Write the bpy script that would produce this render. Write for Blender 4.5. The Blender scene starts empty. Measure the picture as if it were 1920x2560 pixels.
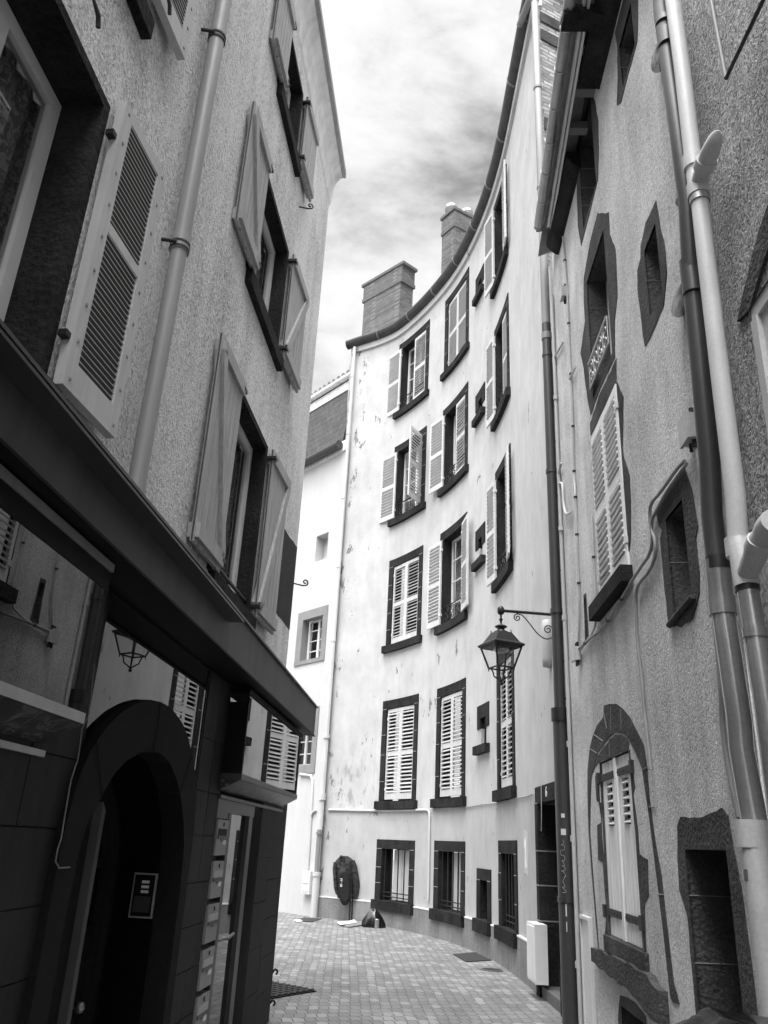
import bpy, math, random
from mathutils import Vector, Matrix
from mathutils.geometry import tessellate_polygon
random.seed(7)
PI = math.pi
sc = bpy.context.scene
COL = sc.collection

# ------------------------------------------------------------------ survey camera (eye 1.6 m above the street)
FPX, PITCH, ROLL, EYE = 2023.25, math.radians(22.325), math.radians(2.8705), 1.6
CROP = {'A': (0, 0, 1.8433), 'B': (0, 600, 1.8433), 'C': (0, 1200, 1.8433), 'D': (0, 1860, 1.8433), 'E': (700, 1860, 2.212),
        'F': (700, 1260, 2.212), 'G': (700, 760, 2.212), 'H': (700, 300, 2.212), 'I': (1220, 0, 2.37), 'J': (1300, 600, 2.6758),
        'K': (1300, 1160, 2.6758), 'M': (1300, 1760, 2.6758), 'N': (0, 1000, 3.95), 'O': (200, 1400, 3.95), 'P': (480, 1560, 4.879),
        'Q': (0, 1660, 3.95), 'S': (0, 2060, 4.424), 'T': (375, 2000, 3.95), 'U': (780, 2080, 8.295), 'V': (1180, 1480, 6.381),
        'X2': (680, 940, 4.4227), 'X3': (1300, 0, 5.53), 'X4': (1660, 1100, 5.531), 'X5': (1640, 1960, 3.686), 'X6': (1280, 1920, 5.82)}


def ray(k, x, y):
    a, b, s = CROP[k]
    px, py = a + x / s, b + y / s
    x = (px - 960) / FPX
    y = -(py - 1280) / FPX
    c, s = math.cos(ROLL), math.sin(ROLL)
    x, y = c * x - s * y, s * x + c * y
    fw = math.cos(PITCH) - y * math.sin(PITCH)
    up = math.sin(PITCH) + y * math.cos(PITCH)
    return x / fw, up / fw


def at_y(k, x, y, Y):
    r = ray(k, x, y)
    return Vector((r[0] * Y, Y, EYE + r[1] * Y))


def on_ground(k, x, y, z=0.0):
    r = ray(k, x, y)
    Y = (z - EYE) / r[1]
    return Vector((r[0] * Y, Y, z))


# ------------------------------------------------------------------ wall surfaces: plan polylines measured along u
class Surf:
    def __init__(s, pts, side, dense=0):
        P = [Vector(p) for p in pts]
        if dense:
            Q = []
            n = len(P)
            for i in range(n - 1):
                p0, p1, p2, p3 = P[max(i - 1, 0)], P[i], P[i + 1], P[min(i + 2, n - 1)]
                for j in range(dense):
                    t = j / dense
                    Q.append(.5 * ((2 * p1) + (-p0 + p2) * t + (2 * p0 - 5 * p1 + 4 * p2 - p3) * t * t + (-p0 + 3 * p1 - 3 * p2 + p3) * t ** 3))
            Q.append(P[-1])
            P = Q
        s.P = P
        s.u = [0.0]
        tt = []
        for a, b in zip(P, P[1:]):
            s.u.append(s.u[-1] + (b - a).length)
            tt.append((b - a).normalized())
        s.T = [tt[0]] + [((a + b) / 2).normalized() for a, b in zip(tt, tt[1:])] + [tt[-1]]
        s.N = [Vector((t.y, -t.x)) * side for t in s.T]

    def frame(s, u):
        i = 0
        while i < len(s.u) - 2 and s.u[i + 1] < u:
            i += 1
        f = (u - s.u[i]) / (s.u[i + 1] - s.u[i])
        g = min(max(f, 0), 1)
        return s.P[i] + (s.P[i + 1] - s.P[i]) * f, (s.T[i] * (1 - g) + s.T[i + 1] * g).normalized(), (s.N[i] * (1 - g) + s.N[i + 1] * g).normalized()

    def at(s, u, z, n=0.0):
        p, t, N = s.frame(u)
        return Vector((p.x + N.x * n, p.y + N.y * n, z))

    def px(s, k, x, y, n=0.0):
        r = ray(k, x, y)
        best = None
        Q = [p + m * n for p, m in zip(s.P, s.N)]
        for i in range(len(Q) - 1):
            a, b = Q[i], Q[i + 1]
            fa, fb = a.x - r[0] * a.y, b.x - r[0] * b.y
            if fa == fb:
                continue
            f = fa / (fa - fb)
            if (f >= 0 or i == 0) and (f <= 1 or i == len(Q) - 2):
                Y = a.y + (b.y - a.y) * f
                if Y > 0 and (best is None or Y < best[1]):
                    best = (s.u[i] + f * (s.u[i + 1] - s.u[i]), Y)
        return best[0], EYE + r[1] * best[1]


WS = Surf([(-1.2, 20.75), (-.9, 20.55), (-.3, 20.15), (.2, 19.68), (.7, 18.9), (1.22, 17.85), (1.6, 16.85), (1.88, 15.75), (2.07, 14.6),
           (2.17, 13.5), (2.2, 12.5), (2.2, 11.5), (2.2, 10.6), (2.2, 9.6)], 1, 10)
FS = Surf([(-1.15 - 1.294 * 6, 20.6 + 1.583 * 6), (-1.15, 20.6)], 1)
FL = FS.u[-1]
SH = Surf([(-1.52, 0), (-1.52 + .075 * 12, 12)], 1)
UL = Surf([(-1.82, 0), (-1.82 + .092 * 12, 12)], 1)
RS = Surf([(1.7, 0), (1.7 + .051 * 12, 12)], -1)
KU = 1.1155


def ku(u, z):
    return u * KU, 1.6 + (z - 1.6) * KU


# ------------------------------------------------------------------ materials (the photograph is black and white: every material is a grey)
MATS = {}


def new_mat(name):
    m = bpy.data.materials.new(name)
    m.use_nodes = True
    nt = m.node_tree
    b = nt.nodes['Principled BSDF']
    return m, nt, b


def mth(nt, op, a, b=None, clamp=False):
    n = nt.nodes.new('ShaderNodeMath')
    n.operation = op
    n.use_clamp = clamp
    for i, v in enumerate((a, b)):
        if v is None:
            continue
        if isinstance(v, (int, float)):
            n.inputs[i].default_value = v
        else:
            nt.links.new(v, n.inputs[i])
    return n.outputs[0]


def noise(nt, scale, detail=4, stretch=None, rough=.55, dist=0.0, off=(0, 0, 0)):
    g = nt.nodes.new('ShaderNodeNewGeometry')
    mp = nt.nodes.new('ShaderNodeMapping')
    nt.links.new(g.outputs['Position'], mp.inputs['Vector'])
    if stretch:
        mp.inputs['Scale'].default_value = stretch
    mp.inputs['Location'].default_value = off
    n = nt.nodes.new('ShaderNodeTexNoise')
    n.inputs['Scale'].default_value = scale
    n.inputs['Detail'].default_value = detail
    n.inputs['Roughness'].default_value = rough
    n.inputs['Distortion'].default_value = dist
    nt.links.new(mp.outputs[0], n.inputs['Vector'])
    return n.outputs['Fac']


def M(name, col, rough=.8, var=.25, scale=4, fine=0., fscale=60, bump=0., bscale=80, bdist=.01, streak=0., metal=0., spec=.35, grain=0., off=(0, 0, 0)):
    m, nt, b = new_mat(name)
    tot = None

    def add(fac, amp):
        nonlocal tot
        t = mth(nt, 'MULTIPLY', mth(nt, 'SUBTRACT', fac, .5), amp * 2.2)
        tot = t if tot is None else mth(nt, 'ADD', tot, t)
    if var:
        add(noise(nt, scale, 5, off=off), var)
    if fine:
        add(noise(nt, fscale, 3), fine)
    if streak:
        add(noise(nt, 9, 4, (1, 1, .1)), streak)
    if grain:
        add(noise(nt, 40, 4, (1, 1, .05)), grain)
    if tot is not None:
        v = mth(nt, 'MULTIPLY', mth(nt, 'ADD', tot, 1.0), col)
        v = mth(nt, 'MAXIMUM', mth(nt, 'MINIMUM', v, .85), col * .25)
        nt.links.new(v, b.inputs['Base Color'])
    else:
        b.inputs['Base Color'].default_value = (col, col, col, 1)
    b.inputs['Roughness'].default_value = rough
    b.inputs['Metallic'].default_value = metal
    b.inputs['Specular IOR Level'].default_value = spec
    if bump:
        bp = nt.nodes.new('ShaderNodeBump')
        bp.inputs['Strength'].default_value = bump
        bp.inputs['Distance'].default_value = bdist
        nt.links.new(noise(nt, bscale, 3), bp.inputs['Height'])
        nt.links.new(bp.outputs[0], b.inputs['Normal'])
    MATS[name] = m
    return m


def stucco(name, col, scale=42, depth=.02, contrast=.5, var=.2, streak=.16):
    m, nt, b = new_mat(name)
    f1 = noise(nt, scale, 2, (1, 1, .72), .6, .9)
    f2 = noise(nt, scale * 2.1, 2, (1, 1, .8), .6, .6)
    h = mth(nt, 'ADD', mth(nt, 'MULTIPLY', f1, .65), mth(nt, 'MULTIPLY', f2, .35))
    pit = mth(nt, 'MULTIPLY', mth(nt, 'SUBTRACT', h, .5), contrast * 4, False)
    pit = mth(nt, 'MINIMUM', mth(nt, 'MAXIMUM', pit, -.62), .38)
    v = mth(nt, 'ADD', pit, mth(nt, 'MULTIPLY', mth(nt, 'SUBTRACT', noise(nt, 1.1, 5), .5), var * 2.4))
    v = mth(nt, 'ADD', v, mth(nt, 'MULTIPLY', mth(nt, 'SUBTRACT', noise(nt, 5, 5, (1, 1, .12)), .5), streak * 2.4))
    v = mth(nt, 'MULTIPLY', mth(nt, 'ADD', v, 1.0), col)
    v = mth(nt, 'MAXIMUM', mth(nt, 'MINIMUM', v, .8), .02)
    nt.links.new(v, b.inputs['Base Color'])
    b.inputs['Roughness'].default_value = .95
    b.inputs['Specular IOR Level'].default_value = .1
    bp = nt.nodes.new('ShaderNodeBump')
    bp.inputs['Strength'].default_value = .9
    bp.inputs['Distance'].default_value = depth
    nt.links.new(h, bp.inputs['Height'])
    nt.links.new(bp.outputs[0], b.inputs['Normal'])
    return m


def ramp(nt, fac, a, b):
    n = nt.nodes.new('ShaderNodeMapRange')
    n.inputs['From Min'].default_value = a
    n.inputs['From Max'].default_value = b
    nt.links.new(fac, n.inputs['Value'])
    return n.outputs[0]


def white_plaster():
    m, nt, b = new_mat('white_lime_plaster')
    g = nt.nodes.new('ShaderNodeNewGeometry')
    sp = nt.nodes.new('ShaderNodeSeparateXYZ')
    nt.links.new(g.outputs['Position'], sp.inputs[0])
    X, Z = sp.outputs['X'], sp.outputs['Z']
    # faint streaks and clouds
    v = mth(nt, 'ADD', .465, mth(nt, 'MULTIPLY', mth(nt, 'SUBTRACT', noise(nt, 5, 6, (1, 1, .22)), .5), .10))
    v = mth(nt, 'ADD', v, mth(nt, 'MULTIPLY', mth(nt, 'SUBTRACT', noise(nt, 1.3, 7), .5), .22))
    v = mth(nt, 'ADD', v, mth(nt, 'MULTIPLY', mth(nt, 'SUBTRACT', noise(nt, 4.5, 6, (1, 1, .6), .65), .5), .15))
    # peeling flakes: strong beside the left rain pipe, loose patches between first and second floor
    fl = noise(nt, 3.2, 7, (1, 1, .45), .68)
    near = ramp(nt, X, -.45, -.95)
    zb = mth(nt, 'MULTIPLY', ramp(nt, Z, 3.6, 4.4), ramp(nt, Z, 6.4, 5.6))
    mid = mth(nt, 'MULTIPLY', mth(nt, 'MULTIPLY', zb, ramp(nt, X, .75, 1.1)), ramp(nt, X, 1.95, 1.6))
    low = mth(nt, 'MULTIPLY', mth(nt, 'MULTIPLY', ramp(nt, Z, 4.0, 3.0), ramp(nt, Z, 2.3, 2.5)), ramp(nt, X, .6, -.2))
    th = mth(nt, 'ADD', mth(nt, 'ADD', mth(nt, 'MULTIPLY', near, .085), mth(nt, 'MULTIPLY', mid, .075)), mth(nt, 'MULTIPLY', low, .03))
    flake = ramp(nt, mth(nt, 'ADD', fl, th), .665, .675)
    sub = mth(nt, 'ADD', .20, mth(nt, 'MULTIPLY', mth(nt, 'SUBTRACT', noise(nt, 14, 5), .5), .4))
    mx = nt.nodes.new('ShaderNodeMix')
    mx.data_type = 'FLOAT'
    nt.links.new(flake, mx.inputs[0])
    nt.links.new(v, mx.inputs[2])
    nt.links.new(sub, mx.inputs[3])
    v = mx.outputs[0]
    # damp stain mottling over the ground floor band and under the first floor sills
    damp = mth(nt, 'MULTIPLY', ramp(nt, noise(nt, 6, 6, (1, 1, .4), .7), .52, .64), low)
    v = mth(nt, 'MULTIPLY', v, mth(nt, 'SUBTRACT', 1, mth(nt, 'MULTIPLY', damp, .35)))
    gf = mth(nt, 'MULTIPLY', ramp(nt, Z, 2.33, 2.31), .14)
    v = mth(nt, 'MULTIPLY', v, mth(nt, 'SUBTRACT', 1, gf))
    # little chips
    ch = ramp(nt, noise(nt, 7, 3, (1, 1, .6)), .72, .74)
    v = mth(nt, 'MULTIPLY', v, mth(nt, 'SUBTRACT', 1, mth(nt, 'MULTIPLY', ch, .45)))
    nt.links.new(mth(nt, 'MINIMUM', v, .88), b.inputs['Base Color'])
    b.inputs['Roughness'].default_value = .9
    b.inputs['Specular IOR Level'].default_value = .15
    bp = nt.nodes.new('ShaderNodeBump')
    bp.inputs['Strength'].default_value = .35
    bp.inputs['Distance'].default_value = .02
    h = mth(nt, 'SUBTRACT', mth(nt, 'ADD', mth(nt, 'MULTIPLY', noise(nt, 3, 4), .5), mth(nt, 'MULTIPLY', noise(nt, 30, 3), .15)), mth(nt, 'MULTIPLY', flake, .3))
    nt.links.new(h, bp.inputs['Height'])
    nt.links.new(bp.outputs[0], b.inputs['Normal'])
    return m


def brick(name, col, mortar, bw, bh, ms=.012, axis='wall', rot=0.0, contrast=.35, zig=0.0, bump=.5, rough=.9, off=.5, spec=.25):
    """axis 'wall': courses stacked along Z over world X+Y; 'ground': courses along Y"""
    m, nt, b = new_mat(name)
    g = nt.nodes.new('ShaderNodeNewGeometry')
    sp = nt.nodes.new('ShaderNodeSeparateXYZ')
    nt.links.new(g.outputs['Position'], sp.inputs[0])
    X, Y, Z = sp.outputs
    if axis == 'ground':
        c, s = math.cos(rot), math.sin(rot)
        U = mth(nt, 'ADD', mth(nt, 'MULTIPLY', X, c), mth(nt, 'MULTIPLY', Y, s))
        V = mth(nt, 'ADD', mth(nt, 'MULTIPLY', Y, c), mth(nt, 'MULTIPLY', X, -s))
        if zig:
            w = mth(nt, 'PINGPONG', mth(nt, 'ADD', U, 50), bw * .5)
            V2 = mth(nt, 'ADD', V, mth(nt, 'MULTIPLY', w, zig))
            w2 = mth(nt, 'PINGPONG', mth(nt, 'ADD', V, 50), bh * .5)
            U = mth(nt, 'ADD', U, mth(nt, 'MULTIPLY', w2, zig * .6))
            V = V2
        d = mth(nt, 'MULTIPLY', mth(nt, 'SUBTRACT', noise(nt, 2.2, 3), .5), .07)
        U = mth(nt, 'ADD', U, d)
        d = mth(nt, 'MULTIPLY', mth(nt, 'SUBTRACT', noise(nt, 1.7, 3, off=(5, 3, 0)), .5), .12)
        V = mth(nt, 'ADD', V, d)
    else:
        c, s = math.cos(rot), math.sin(rot)
        U = mth(nt, 'ADD', mth(nt, 'MULTIPLY', X, c), mth(nt, 'MULTIPLY', Y, s))
        V = Z
        if zig:
            d = mth(nt, 'MULTIPLY', mth(nt, 'SUBTRACT', noise(nt, 3.5, 4), .5), zig)
            V = mth(nt, 'ADD', V, d)
            U = mth(nt, 'ADD', U, mth(nt, 'MULTIPLY', d, 2))
    cb = nt.nodes.new('ShaderNodeCombineXYZ')
    nt.links.new(U, cb.inputs[0])
    nt.links.new(V, cb.inputs[1])
    t = nt.nodes.new('ShaderNodeTexBrick')
    t.offset = off
    t.inputs['Scale'].default_value = 1
    t.inputs['Mortar Size'].default_value = ms
    t.inputs['Mortar Smooth'].default_value = .35
    t.inputs['Brick Width'].default_value = bw
    t.inputs['Row Height'].default_value = bh
    lo, hi = col * (1 - contrast), min(.85, col * (1 + contrast))
    t.inputs['Color1'].default_value = (lo, lo, lo, 1)
    t.inputs['Color2'].default_value = (hi, hi, hi, 1)
    t.inputs['Mortar'].default_value = (mortar, mortar, mortar, 1)
    nt.links.new(cb.outputs[0], t.inputs['Vector'])
    f = mth(nt, 'ADD', .55, mth(nt, 'MULTIPLY', noise(nt, 1.6 if axis == 'ground' else 6, 7), .9))
    f = mth(nt, 'MULTIPLY', f, mth(nt, 'ADD', .8, mth(nt, 'MULTIPLY', noise(nt, 70, 3), .4)))
    bw_ = nt.nodes.new('ShaderNodeRGBToBW')
    nt.links.new(t.outputs['Color'], bw_.inputs[0])
    if axis == 'ground':  # here and there a paler replacement paver
        pale = mth(nt, 'MULTIPLY', ramp(nt, bw_.outputs[0], hi - .014, hi - .010), .22)
        f = mth(nt, 'ADD', f, pale)
    nt.links.new(mth(nt, 'MINIMUM', mth(nt, 'MULTIPLY', bw_.outputs[0], f), .85), b.inputs['Base Color'])
    b.inputs['Roughness'].default_value = rough
    b.inputs['Specular IOR Level'].default_value = spec
    bp = nt.nodes.new('ShaderNodeBump')
    bp.inputs['Strength'].default_value = bump
    bp.inputs['Distance'].default_value = .012
    h = mth(nt, 'ADD', mth(nt, 'MULTIPLY', t.outputs['Fac'], -1), mth(nt, 'MULTIPLY', noise(nt, 45, 3), .5))
    nt.links.new(h, bp.inputs['Height'])
    nt.links.new(bp.outputs[0], b.inputs['Normal'])
    return m


def glass_pane(name, ior=1.9, see=.0, rough=.0, tint=.9):
    """window glass: mirror reflection that grows at grazing angles over dark (or see-through) glass"""
    m, nt, b = new_mat(name)
    nt.nodes.remove(b)
    out = nt.nodes['Material Output']
    lw = nt.nodes.new('ShaderNodeLayerWeight')   # Schlick reflectance, the same from both sides of the pane
    lw.inputs['Blend'].default_value = .5
    r0_ = ((ior - 1) / (ior + 1)) ** 2 * 1.6
    fr = mth(nt, 'ADD', r0_, mth(nt, 'MULTIPLY', mth(nt, 'POWER', lw.outputs['Facing'], 5), 1 - r0_))
    gl = nt.nodes.new('ShaderNodeBsdfGlossy')
    gl.inputs['Roughness'].default_value = rough
    gl.inputs['Color'].default_value = (tint, tint, tint, 1)
    if see:
        tr = nt.nodes.new('ShaderNodeBsdfTransparent')
        tr.inputs['Color'].default_value = (see, see, see, 1)
    else:
        tr = nt.nodes.new('ShaderNodeBsdfDiffuse')
        tr.inputs['Color'].default_value = (.008, .008, .008, 1)
    mx = nt.nodes.new('ShaderNodeMixShader')
    nt.links.new(fr, mx.inputs[0])
    nt.links.new(tr.outputs[0], mx.inputs[1])
    nt.links.new(gl.outputs[0], mx.inputs[2])
    nt.links.new(mx.outputs[0], out.inputs['Surface'])
    return m


def lace(name):
    m, nt, b = new_mat(name)
    v = ramp(nt, noise(nt, 26, 3, (1, 1, .8), .5, 1.5), .48, .56)
    f = mth(nt, 'MULTIPLY', mth(nt, 'ADD', .30, mth(nt, 'MULTIPLY', v, .35)), mth(nt, 'ADD', .6, mth(nt, 'MULTIPLY', noise(nt, 8, 3, (1, 1, .05)), .8)))
    nt.links.new(f, b.inputs['Base Color'])
    b.inputs['Roughness'].default_value = .9
    return m


m_white = white_plaster()
m_fwhite = M('far_white_render', .50, .9, .10, 1.2, streak=.06, bump=.25, bscale=20, bdist=.01)
m_plinth = M('grey_cement_plinth', .20, .9, .45, 1.6, fine=.15, fscale=22, streak=.3, bump=.5, bscale=18, bdist=.02)
m_lstucco = stucco('roughcast_left_house', .68, 46, .026, .75, .32, .28)
m_lpatch = stucco('dark_roughcast_patch', .06, 52, .02, .5, .1, .1)
m_rstucco = stucco('roughcast_right_house', .54, 48, .020, .52, .46, .24)
m_nstucco = stucco('coarse_roughcast_neighbour', .34, 34, .032, .9, .36, .34)
m_stone = M('dark_basalt', .022, .9, .9, 3.1, fine=.7, fscale=38, bump=.9, bscale=26, bdist=.018, streak=.5, spec=.12)
m_rstone = M('weathered_basalt', .07, .95, .8, 3.0, fine=.7, fscale=60, bump=.9, bscale=34, bdist=.02, spec=.12)
m_fstone = M('grey_far_stone', .22, .85, .3, 2.0, fine=.25, fscale=40, bump=.4, bscale=30)
m_mortar = M('pale_mortar', .24, .9, .4, 10)
m_shutter = M('old_white_shutter_paint', .54, .55, .15, 3, fine=.2, fscale=30, grain=.22, spec=.4)
m_lshut = M('grey_shutter_paint', .50, .5, .14, 2, grain=.16, spec=.4)
m_rshut = M('bright_white_shutter_paint', .80, .5, .12, 3, fine=.15, fscale=30, grain=.2, spec=.4)
m_plank = M('weathered_grey_planks', .36, .6, .18, 2.5, grain=.42, fine=.12, fscale=70, spec=.3)
m_pshut = M('bleached_wood_shutter', .72, .7, .15, 2, grain=.5, streak=.4, spec=.2)
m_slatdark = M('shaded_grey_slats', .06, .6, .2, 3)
m_frame = M('white_window_frame', .66, .4, .08, 5, spec=.5)
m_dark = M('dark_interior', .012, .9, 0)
m_iron = M('black_iron', .010, .45, .3, 20, spec=.5)
m_iron2 = M('rusted_flat_iron', .03, .7, .5, 30, fine=.4, fscale=90, bump=.3, bscale=90)
m_gutter = M('old_zinc_gutter', .045, .55, .5, 3, streak=.0, fine=.5, fscale=9, metal=.35, spec=.5)
m_zinc = M('zinc', .34, .42, .3, 5, fine=.2, fscale=30, metal=.75, spec=.5)
m_pvc = M('grey_plastic_pipe', .30, .4, .16, 1.2, streak=.2, spec=.45)
m_wpipe = M('white_painted_pipe', .52, .45, .16, 2.5, streak=.12, fine=.1, spec=.4)
m_dpipe = M('dark_painted_pipe', .04, .38, .3, 2, fine=.2, fscale=25, spec=.5)
m_spipe = M('polished_zinc_pipe', .30, .25, .35, 4, fine=.2, metal=.6, spec=.6)
m_cast = M('pale_cast_iron_pipe', .46, .45, .25, 4, fine=.2, fscale=50, spec=.5)
m_grey = M('mid_grey_pipe', .20, .5, .2, 3, spec=.4)
m_clad = M('dark_stone_cladding', .024, .65, .45, 1.9, fine=.25, fscale=40, streak=.6, spec=.15)
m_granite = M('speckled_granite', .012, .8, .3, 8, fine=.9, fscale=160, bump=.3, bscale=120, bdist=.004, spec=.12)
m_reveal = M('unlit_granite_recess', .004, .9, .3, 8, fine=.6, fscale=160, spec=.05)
m_fascia = M('dark_painted_fascia', .06, .55, .35, 1.5, streak=.5, spec=.35)
m_black = M('black_painted_metal', .005, .6, .2, 8, spec=.15)
def marble(name):
    m, nt, b = new_mat(name)
    v_ = mth(nt, 'ABSOLUTE', mth(nt, 'SUBTRACT', noise(nt, 4.5, 4, None, .6, 1.2), .5))
    vein = ramp(nt, v_, .03, .0)
    f = mth(nt, 'ADD', mth(nt, 'ADD', .012, mth(nt, 'MULTIPLY', noise(nt, 14, 5), .05)), mth(nt, 'MULTIPLY', vein, .11))
    nt.links.new(f, b.inputs['Base Color'])
    b.inputs['Roughness'].default_value = .35
    b.inputs['Specular IOR Level'].default_value = .3
    return m


m_marble = marble('veined_dark_marble')
m_alu = M('brushed_aluminium', .42, .4, .15, 12, streak=.2, metal=.6)
m_alu2 = M('anodised_door_frame', .06, .4, .15, 6, metal=.5)
m_box = M('letterbox_paint', .22, .4, .12, 5, spec=.5)
m_paper = M('white_paper', .75, .8, .08, 8)
m_pglass = glass_pane('plate_glass', 1.8, 0)
m_dglass = glass_pane('dim_door_glass', 1.5, 0, .0, .22)
m_wglass = glass_pane('window_glass', 1.5, .75)
m_lglass = glass_pane('lantern_glass', 1.45, .93)
m_lace = lace('lace_curtain')
m_brick = brick('chimney_brick', .11, .17, .23, .075, .012, rot=.9, contrast=.3)
m_rubble = brick('rubble_masonry', .34, .20, .30, .085, .014, rot=.5, contrast=.4, zig=.10, bump=1.0)
m_slate = brick('slate', .075, .025, .24, .21, .010, rot=-.9, contrast=.14, bump=.5, rough=.6)
m_paver = brick('street_pavers', .19, .07, .115, .195, .006, axis='ground', rot=.31, contrast=.16, zig=.42, bump=.6, rough=.75)
m_tile = M('roof_tile', .25, .85, .35, 9, fine=.2)
m_soffit = M('soffit_boards', .05, .8, .2, 3, grain=.25)
m_plas = M('white_moulding', .70, .8, .3, 6, streak=.25, bump=.4, bscale=14, bdist=.02)
m_util = M('white_utility_box', .74, .45, .05, 3, spec=.4)
m_beige = M('pale_gas_box', .58, .5, .1, 3)
m_cable = M('grey_cable', .26, .6, .25, 5)
m_lcable = M('pale_cable', .45, .6, .2, 4)
m_cloth = M('black_cloth', .028, .8, .6, 9, fine=.4, fscale=60, bump=1.0, bscale=11, bdist=.06)
m_cloth2 = M('black_bag_cloth', .010, .7, .3, 20)
m_poly = M('black_polythene', .006, .22, .2, 8, bump=.35, bscale=7, bdist=.03, spec=.4)
m_cover = M('dark_steel_cover', .035, .7, .3, 20, fine=.3, fscale=120, bump=.5, bscale=60)
m_tin = M('tin', .45, .3, .2, 20, metal=.9)
m_grate = M('cast_iron_grate', .03, .6, .4, 30, bump=.5, bscale=40)
m_cardb = M('grey_cardboard', .18, .85, .25, 10)
m_repaint = M('grey_overpaint', .50, .9, .15, 10)
m_kerb = M('step_stone', .11, .85, .3, 6, fine=.2, bump=.4, bscale=30)
m_door = M('dark_door_wood', .014, .4, .3, 5, grain=.3, spec=.4)


# ------------------------------------------------------------------ mesh builder
class MB:
    def __init__(s):
        s.v, s.f, s.m, s.sm = [], [], [], []

    def add(s, verts, faces, mi=0, smooth=False):
        o = len(s.v)
        s.v += [Vector(p) for p in verts]
        for f in faces:
            s.f.append([i + o for i in f])
            s.m.append(mi)
            s.sm.append(smooth)
        return s

    def hexa(s, p, mi=0):
        """eight corners: bottom ring 0-3, top ring 4-7"""
        c = sum((Vector(q) for q in p), Vector()) / 8
        fs = [(0, 1, 2, 3), (4, 5, 6, 7), (0, 1, 5, 4), (1, 2, 6, 5), (2, 3, 7, 6), (3, 0, 4, 7)]
        out = []
        for f in fs:
            a, b, d = (Vector(p[f[i]]) for i in (0, 1, 2))
            fc = sum((Vector(p[i]) for i in f), Vector()) / 4
            out.append(f if (b - a).cross(d - a).dot(fc - c) > 0 else f[::-1])
        return s.add(p, out, mi)

    def box(s, x0, x1, y0, y1, z0, z1, mi=0, mat=None):
        p = [Vector(q) for q in ((x0, y0, z0), (x1, y0, z0), (x1, y1, z0), (x0, y1, z0), (x0, y0, z1), (x1, y0, z1), (x1, y1, z1), (x0, y1, z1))]
        if mat:
            p = [mat @ q for q in p]
        return s.hexa(p, mi)

    def sbox(s, S, u0, u1, z0, z1, n0, n1, mi=0, step=.3):
        k = max(1, math.ceil((u1 - u0) / step)) if len(S.P) > 2 else 1
        us = [u0 + (u1 - u0) * i / k for i in range(k + 1)]
        v = []
        for u in us:
            v += [S.at(u, z0, n0), S.at(u, z0, n1), S.at(u, z1, n1), S.at(u, z1, n0)]
        f = []
        for i in range(k):
            a, b = 4 * i, 4 * i + 4
            for j in range(4):
                f.append((a + j, a + (j + 1) % 4, b + (j + 1) % 4, b + j))
        f += [(3, 2, 1, 0), (4 * k, 4 * k + 1, 4 * k + 2, 4 * k + 3)]
        t = S.frame(u0)
        if Vector((t[1].x, t[1].y, 0)).cross(Vector((t[2].x, t[2].y, 0))).z < 0:
            f = [q[::-1] for q in f]
        return s.add(v, f, mi)

    def tube(s, pts, r, seg=10, mi=0, cap=True, smooth=True):
        pts = [Vector(p) for p in pts]
        rs = r if isinstance(r, (list, tuple)) else [r] * len(pts)
        n = len(pts)
        ring = []
        ref = None
        for i, p in enumerate(pts):
            t = (pts[min(i + 1, n - 1)] - pts[max(i - 1, 0)])
            if t.length < 1e-9:
                t = Vector((0, 0, 1))
            t.normalize()
            if ref is None:
                ref = Vector((0, 0, 1)) if abs(t.z) < .9 else Vector((1, 0, 0))
            a = ref - t * ref.dot(t)
            if a.length < 1e-4:
                a = Vector((0, 1, 0)) - t * t.y
            a.normalize()
            ref = a
            b = t.cross(a)
            ring.append([p + (a * math.cos(2 * PI * j / seg) + b * math.sin(2 * PI * j / seg)) * rs[i] for j in range(seg)])
        v = [q for R_ in ring for q in R_]
        f = []
        for i in range(n - 1):
            for j in range(seg):
                f.append((i * seg + j, i * seg + (j + 1) % seg, (i + 1) * seg + (j + 1) % seg, (i + 1) * seg + j))
        s.add(v, f, mi, smooth)
        if cap:
            s.add(ring[0], [tuple(range(seg))[::-1]], mi)
            s.add(ring[-1], [tuple(range(seg))], mi)
        return s

    def lathe(s, c, prof, seg=20, mi=0, smooth=True):
        c = Vector(c)
        v = []
        for r, z in prof:
            v += [c + Vector((r * math.cos(2 * PI * j / seg), r * math.sin(2 * PI * j / seg), z)) for j in range(seg)]
        f = []
        for i in range(len(prof) - 1):
            for j in range(seg):
                f.append((i * seg + j, i * seg + (j + 1) % seg, (i + 1) * seg + (j + 1) % seg, (i + 1) * seg + j))
        return s.add(v, f, mi, smooth)

    def sprism(s, S, poly, n0, n1, mi=0, holes=(), back=False):
        """flat polygon given in wall coordinates (u, z), extruded from n0 to n1 (front), optional holes"""
        loops = [list(poly)] + [list(h) for h in holes]
        tri = tessellate_polygon([[Vector((u, z, 0)) for u, z in L] for L in loops])
        flat = [p for L in loops for p in L]
        v1 = [S.at(u, z, n1) for u, z in flat]
        fs = []
        N = S.frame(0)[2]
        for t in tri:
            a, b, c = (v1[i] for i in t)
            fs.append(t if (b - a).cross(c - a).dot(Vector((N.x, N.y, 0))) > 0 else t[::-1])
        s.add(v1, fs, mi)
        for L in loops:
            k = len(L)
            v = [S.at(u, z, n1) for u, z in L] + [S.at(u, z, n0) for u, z in L]
            s.add(v, [(i, (i + 1) % k, k + (i + 1) % k, k + i) for i in range(k)], mi)
        return s

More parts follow.
